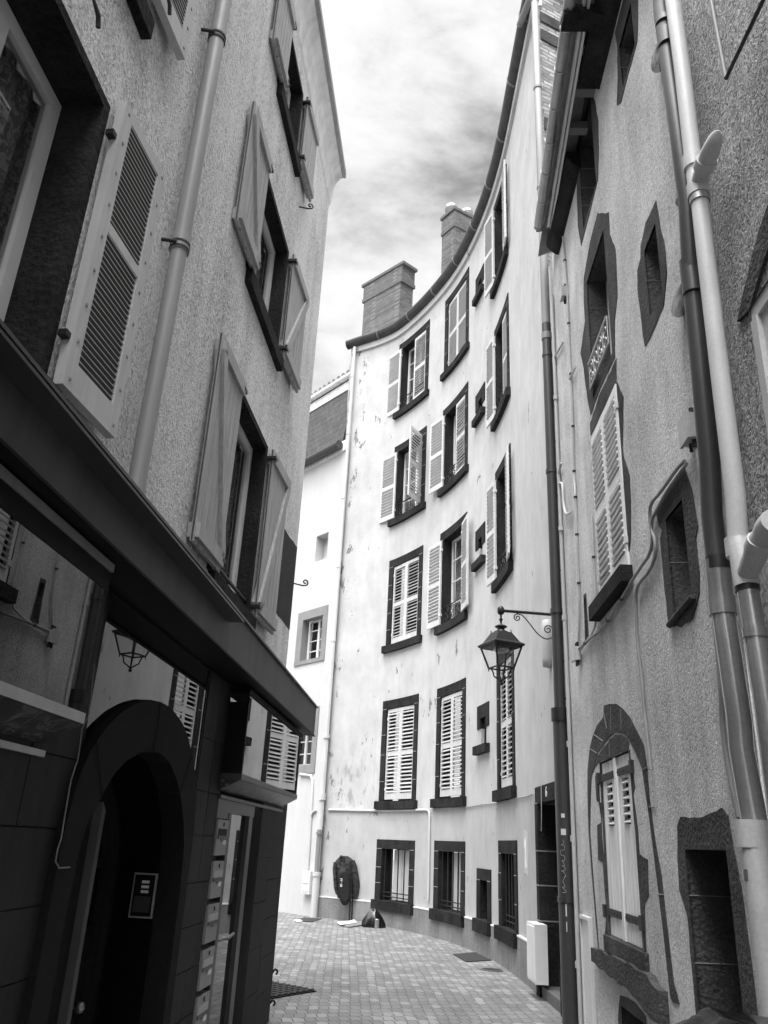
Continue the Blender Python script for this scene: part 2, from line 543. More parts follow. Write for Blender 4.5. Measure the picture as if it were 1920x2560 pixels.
    def build(s, name, mats, parent=None, **kw):
        if not isinstance(mats, (list, tuple)):
            mats = [mats]
        me = bpy.data.meshes.new(name)
        if parent is not None:
            base = parent
            off = Vector()
            while base is not None:
                off = off + base.location
                base = base.parent
        else:
            xs = [p.x for p in s.v]; ys = [p.y for p in s.v]; zs = [p.z for p in s.v]
            off = Vector(((min(xs) + max(xs)) / 2, (min(ys) + max(ys)) / 2, min(zs)))
        me.from_pydata([p - off for p in s.v], [], s.f)
        for m in mats:
            me.materials.append(m)
        me.polygons.foreach_set('material_index', s.m)
        me.polygons.foreach_set('use_smooth', s.sm)
        me.update()
        o = bpy.data.objects.new(name, me)
        COL.objects.link(o)
        if parent is not None:
            o.parent = parent
        else:
            o.location = off
        if kw:
            tag(o, **kw)
        return o


def tag(o, label=None, cat=None, group=None, kind=None):
    if label: o['label'] = label
    if cat: o['category'] = cat
    if group: o['group'] = group
    if kind: o['kind'] = kind
    return o


def thing(name, loc, label, cat, group=None):
    o = bpy.data.objects.new(name, None)
    o.empty_display_size = .2
    COL.objects.link(o)
    o.location = loc
    return tag(o, label, cat, group)


def jag(pts, amp=.012, sub=3):
    """roughen the outline of a hand-cut plaster edge"""
    out = []
    n = len(pts)
    for i in range(n):
        a, b = Vector(pts[i]), Vector(pts[(i + 1) % n])
        d = b - a
        k = max(1, min(8, int(d.length / .08)))
        nn = Vector((-d.y, d.x)).normalized() if d.length > 1e-6 else Vector((0, 0))
        for j in range(k):
            p = a + d * (j / k)
            if j:
                p = p + nn * random.uniform(-amp, amp)
            out.append((p.x, p.y))
    return out


def pxs(S, k, pts, n=0.0):
    return [S.px(k, x, y, n) for x, y in pts]


def rect(u0, u1, z0, z1):
    return [(u0, z0), (u1, z0), (u1, z1), (u0, z1)]


# ------------------------------------------------------------------ repeated joinery
def leaf(S, hu, n, ang, side, w=.4):
    """local frame of a shutter leaf hung at wall coordinate hu; it lies along the chord of its opening"""
    p, t, N = S.frame(hu)
    if len(S.P) > 2:
        e_ = S.at(hu + side * 2 * w, 0)
        t = (Vector((e_.x, e_.y)) - p).normalized() * side
        N = Vector((t.y, -t.x)) if Vector((t.y, -t.x)).dot(N) > 0 else Vector((-t.y, t.x))
    a = math.radians(ang)
    T3, N3 = Vector((t.x, t.y, 0)) * side, Vector((N.x, N.y, 0))
    d = T3 * math.cos(a) + N3 * math.sin(a)
    q = N3 * math.cos(a) - T3 * math.sin(a)
    o = Vector((p.x, p.y, 0)) + N3 * n
    M4 = Matrix(((d.x, q.x, 0, o.x), (d.y, q.y, 0, o.y), (0, 0, 1, 0), (0, 0, 0, 1)))
    return M4


def louvre_leaf(parent, S, hu, n, ang, side, z0, z1, w, mat=None, pitch=.082, missing=()):
    X = leaf(S, hu, n, ang, side, w)
    b = MB()
    st, t = .062, .036
    b.box(0, st, -t / 2, t / 2, z0, z1, 0, X)
    b.box(w - st, w, -t / 2, t / 2, z0, z1, 0, X)
    zm = z0 + (z1 - z0) * .47
    rails = [(z0, z0 + .13), (zm, zm + .10), (z1 - .075, z1)]
    for a, c in rails:
        b.box(st, w - st, -t / 2 + .001, t / 2 - .001, a, c, 0, X)
    idx = 0
    for a, c in ((rails[0][1], rails[1][0]), (rails[1][1], rails[2][0])):
        k = max(2, round((c - a) / pitch))
        for i in range(k):
            idx += 1
            if idx in missing:
                continue
            zc = a + (c - a) * (i + .5) / k + random.uniform(-.003, .003)
            tl = math.radians(34 + random.uniform(-5, 5))
            R_ = Matrix.Translation((0, 0, zc)) @ Matrix.Rotation(-tl, 4, 'X')
            b.box(st - .004, w - st + .004, -.036, .036, -.008, .008, 0, X @ R_)
    o = b.build('shutter', mat or m_shutter, parent)
    for zz in (z0 + .22, z1 - .22):
        MB().box(-.015, .05, -t / 2 - .008, t / 2 + .008, zz - .03, zz + .03, 0, X).build('hinge', m_frame, o)
    return o


def plank_leaf(parent, S, hu, n, ang, side, z0, z1, w, mat, brace=True, planks=6, strap=True):
    X = leaf(S, hu, n, ang, side)
    b = MB()
    pw = w / planks
    for i in range(planks):
        b.box(i * pw + .0055, (i + 1) * pw - .0055, -.014, .014, z0 + random.uniform(0, .008), z1 - random.uniform(0, .008), 0, X)
    b.box(.002, w - .002, -.006, .006, z0 + .01, z1 - .01, 1, X)
    o = b.build('shutter', [mat, m_slatdark], parent)
    for f in (-1, 1):
        y0, y1 = (.014, .042) if f > 0 else (-.042, -.014)
        c = MB()
        for zz in (z0 + .04, z1 - .16):
            if not brace:
                c = MB()
            c.box(.02, w - .02, y0, y1, zz, zz + .11, 0, X)
            if not brace:
                c.build('ledge', mat, o)
        if brace:
            a, d = Vector((.05, z0 + .12)), Vector((w - .05, z1 - .13))
            dd = (d - a).normalized()
            nn = Vector((-dd.y, dd.x)) * .05
            P = [(a - nn), (d - nn), (d + nn), (a + nn)]
            c.hexa([X @ Vector((q.x, y0, q.y)) for q in P] + [X @ Vector((q.x, y1 * .98, q.y)) for q in P], 0)
            c.build('ledge_and_brace', mat, o)
    if strap:
        for zz in (z0 + .095, z1 - .105):
            MB().box(-.02, .06, -.046, .046, zz - .015, zz + .015, 0, X).build('hinge', m_iron, o)
    return o


def sash(parent, S, u0, u1, z0, z1, n, bars=2, leaves=2, mat=None, curtain=None, fw=.055):
    mat = mat or m_frame
    b = MB()
    b.sbox(S, u0, u1, z1 - fw, z1, n - .05, n)
    b.sbox(S, u0, u1, z0, z0 + fw, n - .05, n)
    b.sbox(S, u0, u0 + fw, z0 + fw, z1 - fw, n - .05, n)
    b.sbox(S, u1 - fw, u1, z0 + fw, z1 - fw, n - .05, n)
    um = (u0 + u1) / 2
    if leaves == 2:
        b.sbox(S, um - fw * .8, um + fw * .8, z0 + fw, z1 - fw, n - .05, n + .012)
    for i in range(1, bars + 1):
        zz = z0 + (z1 - z0) * i / (bars + 1)
        if leaves == 2:
            b.sbox(S, u0 + fw, um - fw * .8, zz - .012, zz + .012, n - .04, n - .008)
            b.sbox(S, um + fw * .8, u1 - fw, zz - .012, zz + .012, n - .04, n - .008)
        else:
            b.sbox(S, u0 + fw, u1 - fw, zz - .012, zz + .012, n - .04, n - .008)
    b.build('frame', mat, parent)
    g = MB()
    g.sbox(S, u0 + fw * .7, u1 - fw * .7, z0 + fw * .7, z1 - fw * .7, n - .03, n - .024)
    g.build('pane', m_wglass, parent)
    if curtain:
        c = MB()
        k = 26
        for i in range(k):
            a, d = u0 + (u1 - u0) * i / k, u0 + (u1 - u0) * (i + 1) / k
            na, nd = n - .11 + .02 * math.sin(i * 1.7), n - .11 + .02 * math.sin((i + 1) * 1.7)
            c.add([S.at(a, z0, na), S.at(d, z0, nd), S.at(d, z1, nd), S.at(a, z1, na)], [(0, 1, 2, 3)], 0, True)
        c.build('curtain', curtain, parent)


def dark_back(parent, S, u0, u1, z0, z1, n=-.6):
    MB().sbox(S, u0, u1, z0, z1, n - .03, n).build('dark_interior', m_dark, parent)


def scroll(c, r, turns, a0, dirn, e1, e2, seg=26):
    return [Vector(c) + (Vector(e1) * math.cos(a0 + dirn * 2 * PI * turns * i / seg) + Vector(e2) * math.sin(a0 + dirn * 2 * PI * turns * i / seg)) * r * (1 - .8 * i / seg) for i in range(seg + 1)]


def balconet(parent, S, u0, u1, z0, z1, n, r=.010, mat=None):
    b = MB()
    b.tube([S.at(u0, z1, n), S.at((u0 + u1) / 2, z1, n), S.at(u1, z1, n)], r * 1.5, 6)
    b.tube([S.at(u0, z0, n), S.at((u0 + u1) / 2, z0, n), S.at(u1, z0, n)], r * 1.2, 6)
    k = 4
    p, t, N = S.frame((u0 + u1) / 2)
    e1, e2 = Vector((t.x, t.y, 0)), Vector((0, 0, 1))
    w = (u1 - u0) / k
    h = z1 - z0
    for i in range(k):
        uc = u0 + w * (i + .5)
        sg = 1 if i % 2 else -1
        b.tube(scroll(S.at(uc, z0 + h * .68, n), min(w, h) * .38, 1.6, PI / 2, sg, e1, e2), r * .8, 6)
        b.tube(scroll(S.at(uc, z0 + h * .28, n), min(w, h) * .30, 1.5, -PI / 2, -sg, e1, e2), r * .8, 6)
    for i in range(k + 1):
        b.tube([S.at(u0 + w * i, z0, n), S.at(u0 + w * i, z1, n)], r * .7, 5)
    b.build('railing', mat or m_iron, parent)


def stone_window(parent, S, u0, u1, z0, z1, jw=.17, lh=.2, sill=.17, sx=.075, mat=None, proud=.02, deep=.26, sproud=.09, nb=4, back=True, name='window'):
    """dressed stone surround as one mesh with its mortar joints; the sill is a sub-part"""
    mat = mat or m_stone
    b = MB()
    b.sbox(S, u0, u1, z1 - lh, z1, -deep, proud)
    H = z1 - lh - z0
    edges = [0] + [(i + random.uniform(-.18, .18)) / nb for i in range(1, nb)] + [1]
    for a, c in ((u0, u0 + jw), (u1 - jw, u1)):
        for i in range(nb):
            w = 0.0
            b.sbox(S, a - w, c + w, z0 + H * edges[i], z0 + H * edges[i + 1], -deep, proud + random.uniform(-.003, .003))
        for e in edges[1:]:
            zz = z0 + H * e
            b.sbox(S, a + .004, c - .004, zz - .006, zz + .006, -deep + .01, proud + .005, 1)
    w = b.build(name, [mat, m_mortar], parent)
    MB().sbox(S, u0 - sx, u1 + sx, z0 - sill, z0, -deep, sproud).build('sill', mat, w)
    if back:
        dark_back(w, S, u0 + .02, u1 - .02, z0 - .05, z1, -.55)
    return w


def grid_wall(S, u0, u1, z0, z1, holes, step=.25, n=0.0, mi=0, b=None, zstep=3.0):
    b = b or MB()
    us = {u0, u1}
    zs = {z0, z1}
    k = math.ceil((u1 - u0) / step)
    us |= {u0 + (u1 - u0) * i / k for i in range(k + 1)}
    for a, c, d, e in holes:
        us |= {a, c}
        zs |= {d, e}
    us, zs = sorted(x for x in us if u0 <= x <= u1), sorted(x for x in zs if z0 <= x <= z1)
    idx = {}
    v, f = [], []
    for i, u in enumerate(us):
        for j, z in enumerate(zs):
            idx[i, j] = len(v)
            v.append(S.at(u, z, n))
    for i in range(len(us) - 1):
        for j in range(len(zs) - 1):
            uc, zc = (us[i] + us[i + 1]) / 2, (zs[j] + zs[j + 1]) / 2
            if any(a < uc < c and d < zc < e for a, c, d, e in holes):
                continue
            f.append((idx[i, j], idx[i + 1, j], idx[i + 1, j + 1], idx[i, j + 1]))
    N = S.frame((u0 + u1) / 2)
    if Vector((N[1].x, N[1].y, 0)).cross(Vector((0, 0, 1))).dot(Vector((N[2].x, N[2].y, 0))) < 0:
        f = [q[::-1] for q in f]
    b.add(v, f, mi)
    return b


# =================================================================== street
g = MB()
g.add([(-80, -60, 0), (80, -60, 0), (80, 100, 0), (-80, 100, 0)], [(0, 1, 2, 3)])
tag(g.build('street', m_paver), 'grey interlocking pavers of the narrow street', 'street', kind='structure')

# =================================================================== white curved house
wb = thing('white_building', WS.at(6, 0, -2), 'tall white plastered house with a concave curved front of shuttered windows', 'building')
holes = []
C1, C2, C3 = (1.80, 3.33), (4.20, 5.70), (7.72, 9.02)
FLO = [(2.51, 4.77), (6.10, 8.32), (9.43, 11.58), (12.62, 14.86)]
spec = {}
for ci, c in enumerate((C1, C2, C3)):
    for fi, (a, d) in enumerate(FLO):
        if ci == 1 and fi == 0: d -= .02
        spec[ci, fi] = (c[0], c[1], a, d)
        holes.append((c[0] + .03, c[1] - .03, a - .1, d - .03))
SMALL = [(6.40, 7.18, 3.19, 4.07), (6.25, 6.93, 6.78, 7.64), (6.22, 6.93, 10.09, 10.86), (6.20, 6.88, 13.3, 14.05)]
for a, b_, c_, d in SMALL:
    holes.append((a + .22, b_ - .22, c_ + .02, d - .2))
GW = [(1.81, 3.35, .49, 1.71), (4.22, 5.73, .50, 1.725), (7.76, 9.07, .53, 1.75)]
for a, b_, c_, d in GW:
    holes.append((a + .03, b_ - .03, c_ - .1, d - .03))
GS = (6.42, 7.25, .52, 1.30)
holes.append((GS[0] + .03, GS[1] - .03, GS[2] - .05, GS[3] - .03))
DOOR = (10.56, 12.06, 0, 2.39)
holes.append((DOOR[0] + .03, DOOR[1] - .03, -1, DOOR[3] - .03))
w = grid_wall(WS, 0, WS.u[-1], 0, 15.45, holes)
# return wall on the left, above the far house, and rough party wall on the right
ret = [Vector((-1.2, 20.75)), Vector((-1.2 - .125 * 4, 20.75 + 4))]
w.add([(ret[1].x, ret[1].y, 0), (ret[0].x, ret[0].y, 0), (ret[0].x, ret[0].y, 15.45), (ret[1].x, ret[1].y, 15.45)], [(0, 1, 2, 3)])
wall_w = w.build('wall', m_white, wb)
flank = Surf([(2.21, 9.6), (6.5, 11.6)], 1)
pw = MB()
pw.sbox(flank, .0, 4.7, 6, 16.6, -.02, 0)
pw.build('party_wall', m_rubble, wb)
for zz in (15.7, 14.8, 14.35, 12.3):
    MB().sbox(flank, .05, random.uniform(.6, .9), zz, zz + random.uniform(.22, .3), -.1, .03).build('quoin', m_rstone, wb)
MB().sbox(flank, -.1, 4.8, 16.6, 16.72, -.35, .12).build('coping', m_rstone, wb)
# plinth with its pale upper edge
p = MB()
segs = [(0.02, 1.74), (1.74, 3.42), (3.42, 4.14), (4.14, 5.80), (5.8, 6.34), (6.34, 7.33), (7.33, 7.68), (7.68, 9.14), (9.14, 10.56)]
tops = [.42, .30, .45, .30, .47, .31, .48, .34, .50]
for (a, c), t in zip(segs, tops):
    p.sbox(WS, a, c, 0, t, -.05, .035)
p.build('plinth', m_plinth, wb)
for (a, c), t in list(zip(segs, tops))[::2]:
    MB().sbox(WS, a, c, t, t + .022, -.02, .042).build('plinth_ledge', m_plas, wb)
# eave gutter following the curve, with joint bands
gt = MB()
prof = [(0, 15.40), (.04, 15.365), (.10, 15.365), (.16, 15.40), (.20, 15.47), (.215, 15.55), (.21, 15.59), (.02, 15.59)]
us = [-.12 + i * (WS.u[-1] + .1) / 48 for i in range(49)]
v, f = [], []
for u in us:
    v += [WS.at(u, z, n) for n, z in prof]
L = len(prof)
for i in range(48):
    for j in range(L):
        f.append((i * L + j, i * L + (j + 1) % L, (i + 1) * L + (j + 1) % L, (i + 1) * L + j))
f += [tuple(range(L)), tuple(48 * L + j for j in range(L))[::-1]]
gt.add(v, [q_[::-1] for q_ in f], 0, True)
for u in [1.0 + 1.35 * i for i in range(9)]:
    for du in (0, .03):
        ring = [WS.at(u + du, z, n) + Vector((WS.frame(u)[2].x, WS.frame(u)[2].y, -.4)) * .006 for n, z in prof[1:7]]
        gt.tube(ring, .010, 5, 1)
gt.build('gutter', [m_gutter, m_grey], wb)
cb = MB().sbox(WS, 0, WS.u[-1], 15.18, 15.37, -.1, .06)
cb.build('cornice', m_white, wb)
# roof behind the gutter, with two brick chimneys
rf = MB()
v, f = [], []
for u in us:
    v += [WS.at(u, 15.62, .05), WS.at(u, 17.2, -5.0)]
f = [(2 * i, 2 * i + 1, 2 * i + 3, 2 * i + 2) for i in range(48)]
rf.add(v, f)
roof_w = rf.build('roof', m_tile, wb)


def chimney(c0, c1, c2, zb, zt, mat, cap, cowls, lab):
    """three plan corners: left end, near corner, right end"""
    a, b_, c_ = Vector(c0), Vector(c1), Vector(c2)
    d = a + c_ - b_
    ctr = (a + c_) / 2
    m = MB()

    def ring(k, z0, z1, mi):
        P = [ctr + (q_ - ctr) * k for q_ in (a, b_, c_, d)]
        m.hexa([(q_.x, q_.y, z0) for q_ in P] + [(q_.x, q_.y, z1) for q_ in P], mi)
    h = zt - zb
    ring(1.0, zb, zt - .75, 0)
    ring(1.09, zt - .75, zt - .62, 1)
    ring(1.05, zt - .62, zt - .10, 0)
    ring(1.16, zt - .10, zt, 1)
    for kx, ky in cowls:
        cc = ctr + (b_ - a) * kx + (c_ - b_) * ky
        m.lathe((cc.x, cc.y, zt), [(.12, 0), (.12, .25), (.2, .27), (.2, .42), (.05, .5), (0, .5)], 14, 2)
    m.build('chimney', [mat, m_kerb, m_tin], roof_w)


chimney((-1.0, 22.0), (.16, 20.85), (.57, 21.2), 15.4, 18.78, m_brick, None, [], '')
chimney((1.41, 20.5), (1.76, 20.0), (2.42, 20.4), 15.4, 20.35, m_brick, None, [(-.2, -.25), (.0, .45)], '')
# tall windows
OPEN = {(0, 2): (172, 118), (0, 3): (176, 0), (1, 1): (172, 168), (1, 2): (168, 0), (2, 1): (172, 170), (2, 2): (172, 0), (2, 3): (168, 172), (0, 0): (0, 0)}
for (ci, fi), (u0, u1, z0, z1) in spec.items():
    jw = .17
    w = stone_window(wb, WS, u0, u1, z0, z1, jw=jw, lh=.2, nb=4 + (fi == 1))
    ow = (u1 - u0 - 2 * jw)
    zt = z1 - .2
    if (ci, fi) in OPEN and OPEN[ci, fi] != (0, 0):
        la, ra = OPEN[ci, fi]
        louvre_leaf(w, WS, u0 + jw - .01, .055 if la > 90 else -.02, la, 1, z0 + .03, zt - .02, ow / 2)
        louvre_leaf(w, WS, u1 - jw + .01, .055 if ra > 90 else -.02, ra, -1, z0 + .03, zt - .02, ow / 2)
        sash(w, WS, u0 + jw, u1 - jw, z0 + .02, zt, -.2, 3, 2, curtain=m_lace)
        if fi < 3 or ci == 0:
            balconet(w, WS, u0 + jw, u1 - jw, z0 + .05, z0 + .42, -.03)
    else:
        ms = (28, 31) if (ci, fi) == (1, 0) else ()
        louvre_leaf(w, WS, u0 + jw + .005, -.03, 0, 1, z0 + .04, zt - .015, ow / 2 - .008)
        louvre_leaf(w, WS, u1 - jw - .005, -.03, 0, -1, z0 + .04, zt - .015, ow / 2 - .008, missing=ms)
# narrow stair windows: a stone lintel and a stone sill set in the plaster
for i, (u0, u1, z0, z1) in enumerate(SMALL):
    b = MB()
    b.sbox(WS, u0 + .02, u1 - .02, z1 - .24, z1, -.25, .02)
    b.sbox(WS, u0 + .02, u0 + .22, z1 - .42, z1 - .24, -.25, .02)
    b.sbox(WS, u1 - .22, u1 - .02, z1 - .42, z1 - .24, -.25, .02)
    w = b.build('window', m_stone, wb)
    MB().sbox(WS, u0, u1, z0, z0 + .15, -.25, .10).build('sill', m_stone, w)
    for ua in (u0 + .19, u1 - .22):
        MB().sbox(WS, ua, ua + .03, z0 + .15, z1 - .42, -.25, -.002).build('reveal', m_white, w)
    MB().sbox(WS, u0 + .15, u1 - .15, z0, z1, -.3, -.26).build('dark_interior', m_dark if i == 0 else m_fstone, w)
    if i == 0:
        gr = MB()
        for k in range(3):
            uu = u0 + .28 + (u1 - u0 - .56) * k / 2
            gr.tube([WS.at(uu, z0 + .1, -.06), WS.at(uu, z1 - .24, -.06)], .012, 6)
        for k in range(12):
            zz = z0 + .2 + k * .04
            gr.tube([WS.at(u0 + .22, zz, -.06), WS.at(u1 - .22, zz + .03, -.06)], .005, 4)
        gr.build('grille', m_iron, w)
# ground floor windows with bars
for i, (u0, u1, z0, z1) in enumerate(GW):
    w = stone_window(wb, WS, u0, u1, z0, z1, jw=.2, lh=.19, sill=.19, sx=.03, nb=3, back=True, deep=.3)
    b = MB()
    for k in range(5):
        uu = u0 + .26 + (u1 - u0 - .52) * k / 4
        b.tube([WS.at(uu, z0, -.05), WS.at(uu, z1 - .19, -.05)], .013, 6)
    for zz in (z0 + .08, z0 + .16):
        b.tube([WS.at(u0 + .2, zz, -.05), WS.at((u0 + u1) / 2, zz, -.05), WS.at(u1 - .2, zz, -.05)], .011, 6)
    b.build('iron_bars', m_iron, w)
    if i < 2:
        c = MB()
        for k in range(6):
            a = u0 + .36 + (u1 - u0 - .56) * k / 6
            c.sbox(WS, a + .004, a + (u1 - u0 - .56) / 6 - .004, z0 + .02, z1 - .2, -.235, -.21 + .006 * (k % 2))
        c.build('inner_shutter', m_lshut, w)
    else:
        sash(w, WS, u0 + .2, u1 - .2, z0, z1 - .19, -.24, 1, 2, mat=m_dpipe)
w = stone_window(wb, WS, *GS, jw=.2, lh=.18, sill=.2, sx=.03, nb=1, back=False, deep=.3)
MB().sbox(WS, GS[0] + .2, GS[1] - .2, GS[2], GS[3] - .18, -.22, -.16).build('blocked_opening', m_stone, w)
# street door at the right end
d0, d1, _, d3 = DOOR
b = MB()
b.sbox(WS, d0, d1, 2.19, d3, -.45, .02)
hs = [0, .43, .82, 1.22, 1.62, 2.19]
for a, c in ((d0, d0 + .16), (d1 - .16, d1)):
    for i in range(5):
        b.sbox(WS, a - (.03 if i == 0 else 0), c, hs[i], hs[i + 1], -.45, .02 + (.03 if i == 0 else .002 * i))
    for zz in hs[2:]:
        b.sbox(WS, a + .001, c + .002, zz - .008, zz + .008, -.44, .031, 1)
dr = b.build('door_surround', [m_stone, m_mortar], wb)
MB().sbox(WS, d0 + .16, d1 - .16, .12, 2.19, -.44, -.40).build('door', m_door, dr)
MB().sbox(WS, d0 + .16, d1 - .16, 0, .12, -.45, .02).build('door_step', m_kerb, dr)
num = bpy.data.curves.new('house_number', 'FONT')
num.body = '6'
num.size = .17
num.extrude = .004
to = bpy.data.objects.new('tmp', num)
COL.objects.link(to)
bpy.context.view_layer.update()
me = bpy.data.meshes.new_from_object(to.evaluated_get(bpy.context.evaluated_depsgraph_get()))
bpy.data.objects.remove(to)
me.name = 'house_number'
me.materials.append(m_paper)
nu = bpy.data.objects.new('house_number', me)
COL.objects.link(nu)
nu.parent = dr
pp, tt, NN = WS.frame(11.28)
base = WS.at(11.28, 2.24, .026) - wb.location
nu.matrix_local = Matrix(((tt.x, 0, NN.x, base.x), (tt.y, 0, NN.y, base.y), (0, 1, 0, base.z), (0, 0, 0, 1)))

# =================================================================== far white house on the left
fb = thing('far_house', FS.at(FL - 3, 0, -1), 'bright white house with a slate roof behind the left corner', 'building')
fz = {}


def fpx(k, pts):
    return pxs(FS, k, pts)


s1 = fpx('F', [(205, 180), (268, 172), (245, 318), (192, 322)])
s2 = fpx('C', [(1380, 615), (1515, 575), (1495, 830), (1355, 860)])
s2i = fpx('C', [(1402, 650), (1490, 618), (1478, 815), (1380, 838)])
s3 = fpx('P', [(1560, 1000), (1505, 1815), (1430, 1735), (1480, 1290)])
r1 = (s1[3][0], s1[1][0], s1[3][1], s1[0][1])
r2 = ((s2[0][0] + s2[3][0]) / 2, (s2[1][0] + s2[2][0]) / 2, (s2[3][1] + s2[2][1]) / 2, (s2[0][1] + s2[1][1]) / 2)
r2i = ((s2i[0][0] + s2i[3][0]) / 2, (s2i[1][0] + s2i[2][0]) / 2, (s2i[3][1] + s2i[2][1]) / 2, (s2i[0][1] + s2i[1][1]) / 2)
r3 = (s3[0][0] - (r2[1] - r2[0]) * 1.15, s3[0][0], s3[1][1], s3[0][1])
wf = r2[1] - r2[0]
fh = [r1, r2i, (r3[0] + .2, r3[1] - .2, r3[2] + .2, r3[3] - .2)]
grid_wall(FS, 0, FL + .1, 0, 12.0, fh, 5).build('wall', m_fwhite, fb)
for i, (rr, ri) in enumerate(((r1, None), (r2, r2i), (r3, fh[2]))):
    b = MB()
    if ri:
        j = MB()
        j.sbox(FS, rr[0], rr[1], ri[3], rr[3], -.2, .02)
        j.sbox(FS, rr[0], rr[1], rr[2], ri[2], -.2, .03)
        j.sbox(FS, rr[0], ri[0], ri[2], ri[3], -.2, .02)
        j.sbox(FS, ri[1], rr[1], ri[2], ri[3], -.2, .02)
        w = j.build('window', m_fstone, fb)
        sash(w, FS, ri[0], ri[1], ri[2], ri[3], -.22, 3, 2, mat=m_frame if i == 1 else m_lshut, fw=.05)
        dark_back(w, FS, rr[0], rr[1], rr[2], rr[3], -.5)
    else:
        a, c, d, e = rr
        j = MB()
        j.sbox(FS, a - .02, a, d, e, -.3, -.001)
        j.sbox(FS, c, c + .02, d, e, -.3, -.001)
        j.sbox(FS, a - .02, c + .02, e, e + .02, -.3, -.001)
        j.sbox(FS, a - .02, c + .02, d - .02, d, -.3, -.001)
        w = j.build('window', m_fwhite, fb)
        MB().sbox(FS, a, c, d, e, -.32, -.28).build('pane', m_lshut, w)
        vq = MB()
        cc = FS.at((a + c) / 2 + .1, e - .28, -.27)
        p_, t_, N_ = FS.frame(0)
        e1 = Vector((t_.x, t_.y, 0))
        vq.tube([cc + (e1 * math.cos(x) + Vector((0, 0, 1)) * math.sin(x)) * .11 for x in [2 * PI * i_ / 16 for i_ in range(17)]], .02, 5)
        for x in (0, PI / 3, 2 * PI / 3):
            dd = (e1 * math.cos(x) + Vector((0, 0, 1)) * math.sin(x)) * .11
            vq.tube([cc - dd, cc + dd], .012, 5)
        vq.build('vent', m_iron, w)
gz = 12.06
b = MB()
b.tube([FS.at(0, gz, .17), FS.at(FL - .12, gz, .17)], .13, 14)
b.build('gutter', m_dpipe, fb)
MB().sbox(FS, 0, FL, 11.9, 12.22, -.1, .05).build('cornice', m_plas, fb)
zt = 14.0
for _ in range(12):
    zt = FS.px('X2', 790, 185, -.1 - (zt - 12.2) * .14)[1]
nt_ = -.1 - (zt - 12.2) * .14
FE = FL - .25
b = MB()
b.add([FS.at(0, 12.2, .0), FS.at(FE, 12.2, .0), FS.at(FE, zt, nt_), FS.at(0, zt, nt_)], [(0, 1, 2, 3)])
b.build('mansard_roof', m_slate, fb)
b = MB()
b.sbox(FS, 0, FE, zt, zt + .30, nt_ - .2, nt_ + .03)
b.tube([FS.at(0, zt + .42, nt_ + .08), FS.at(FE, zt + .42, nt_ + .08)], .09, 10)
b.build('roof_ledge', m_plas, fb)
b = MB()
for i in range(34):
    u = FE - .1 - i * .24
    b.tube([FS.at(u, zt + .52, nt_ + .12), FS.at(u, zt + 1.0, nt_ - 1.4)], .09, 8)
b.sbox(FS, 0, FE, zt + .4, zt + .5, nt_ - 1.4, nt_ + .06)
b.build('tiled_roof', m_tile, fb)


def tubes(S, k, pts, n):
    return [S.at(*S.px(k, x, y, n), n) for x, y in pts]


# gas box and conduit on the far house
gb = thing('gas_box', FS.at(*FS.px('E', 155, 830, .05), .05), 'pale beige gas meter box low on the far white wall', 'box')
a0, a1 = FS.px('E', 132, 765, .06), FS.px('E', 176, 765, .06)
zb, zc_ = FS.px('E', 152, 830, .06)[1], FS.px('E', 155, 702, .06)[1]
b = MB().sbox(FS, a0[0], a1[0], zb, zc_, 0, .12)
b.build('body', m_beige, gb)
b = MB().sbox(FS, a0[0] + .05, a1[0] - .05, zc_ - .26, zc_ - .06, .115, .128)
b.build('vent_plate', m_frame, gb)
b = MB().sbox(FS, a0[0] + .05, a1[0] - .05, zb + .05, zc_ - .32, .115, .128)
b.build('door', m_beige, gb)
b = MB()
b.tube(tubes(FS, 'E', [(152, 700), (160, 590), (172, 380), (180, 200), (170, 175), (110, 168)], .03), .035, 8)
b.tube(tubes(FS, 'E', [(172, 400), (180, 378), (200, 365)], .03), .03, 8)
b.build('gas_pipe', m_fwhite, label='white painted gas pipe rising from the beige meter box', cat='pipe')

# =================================================================== left house (roughcast upper floors over a dark shop)
lb = thing('left_house', SH.at(4, 0, -1), 'rough grey rendered house with a black shop front on the left', 'building')
UE = ku(8.06, 0)[0]          # corner
ZE = 1.6 + (9.55 - 1.6) * KU  # eave
WA = (*ku(1.72, 3.22), *ku(2.76, 4.67))
WB_ = (*ku(5.30, 3.24), *ku(6.34, 4.72))
WC = (*ku(5.24, 5.68), *ku(6.30, 6.82))
WD = (*ku(5.40, 7.86), *ku(6.16, 8.75))
WT = (*ku(1.85, 5.47), *ku(2.84, 6.75))
wins = [(a, c, d, e) for a, d, c, e in (WA, WB_, WC, WD, WT)]
ve = (*ku(5.52, 9.22), *ku(5.86, 9.46))
vent_r = (ve[0], ve[2], ve[1], ve[3])
w = grid_wall(UL, -7, UE, 2.75, ZE, wins + [vent_r], 5)
cx = UL.at(UE, 0)
back = Vector((cx.x - 9, cx.y + 1.2, 0))
w.add([(cx.x, cx.y, 2.75), (back.x, back.y, 2.75), (back.x, back.y, ZE), (cx.x, cx.y, ZE)], [(0, 1, 2, 3)])
w.build('wall', m_lstucco, lb)
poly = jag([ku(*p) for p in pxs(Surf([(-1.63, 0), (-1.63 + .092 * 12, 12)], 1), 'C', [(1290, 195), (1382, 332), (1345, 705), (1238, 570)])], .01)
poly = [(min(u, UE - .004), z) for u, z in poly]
MB().sprism(UL, poly, -.004, .003).build('dark_wall_patch', m_lpatch, lb)  # darker slanted patch on the upper wall near the corner


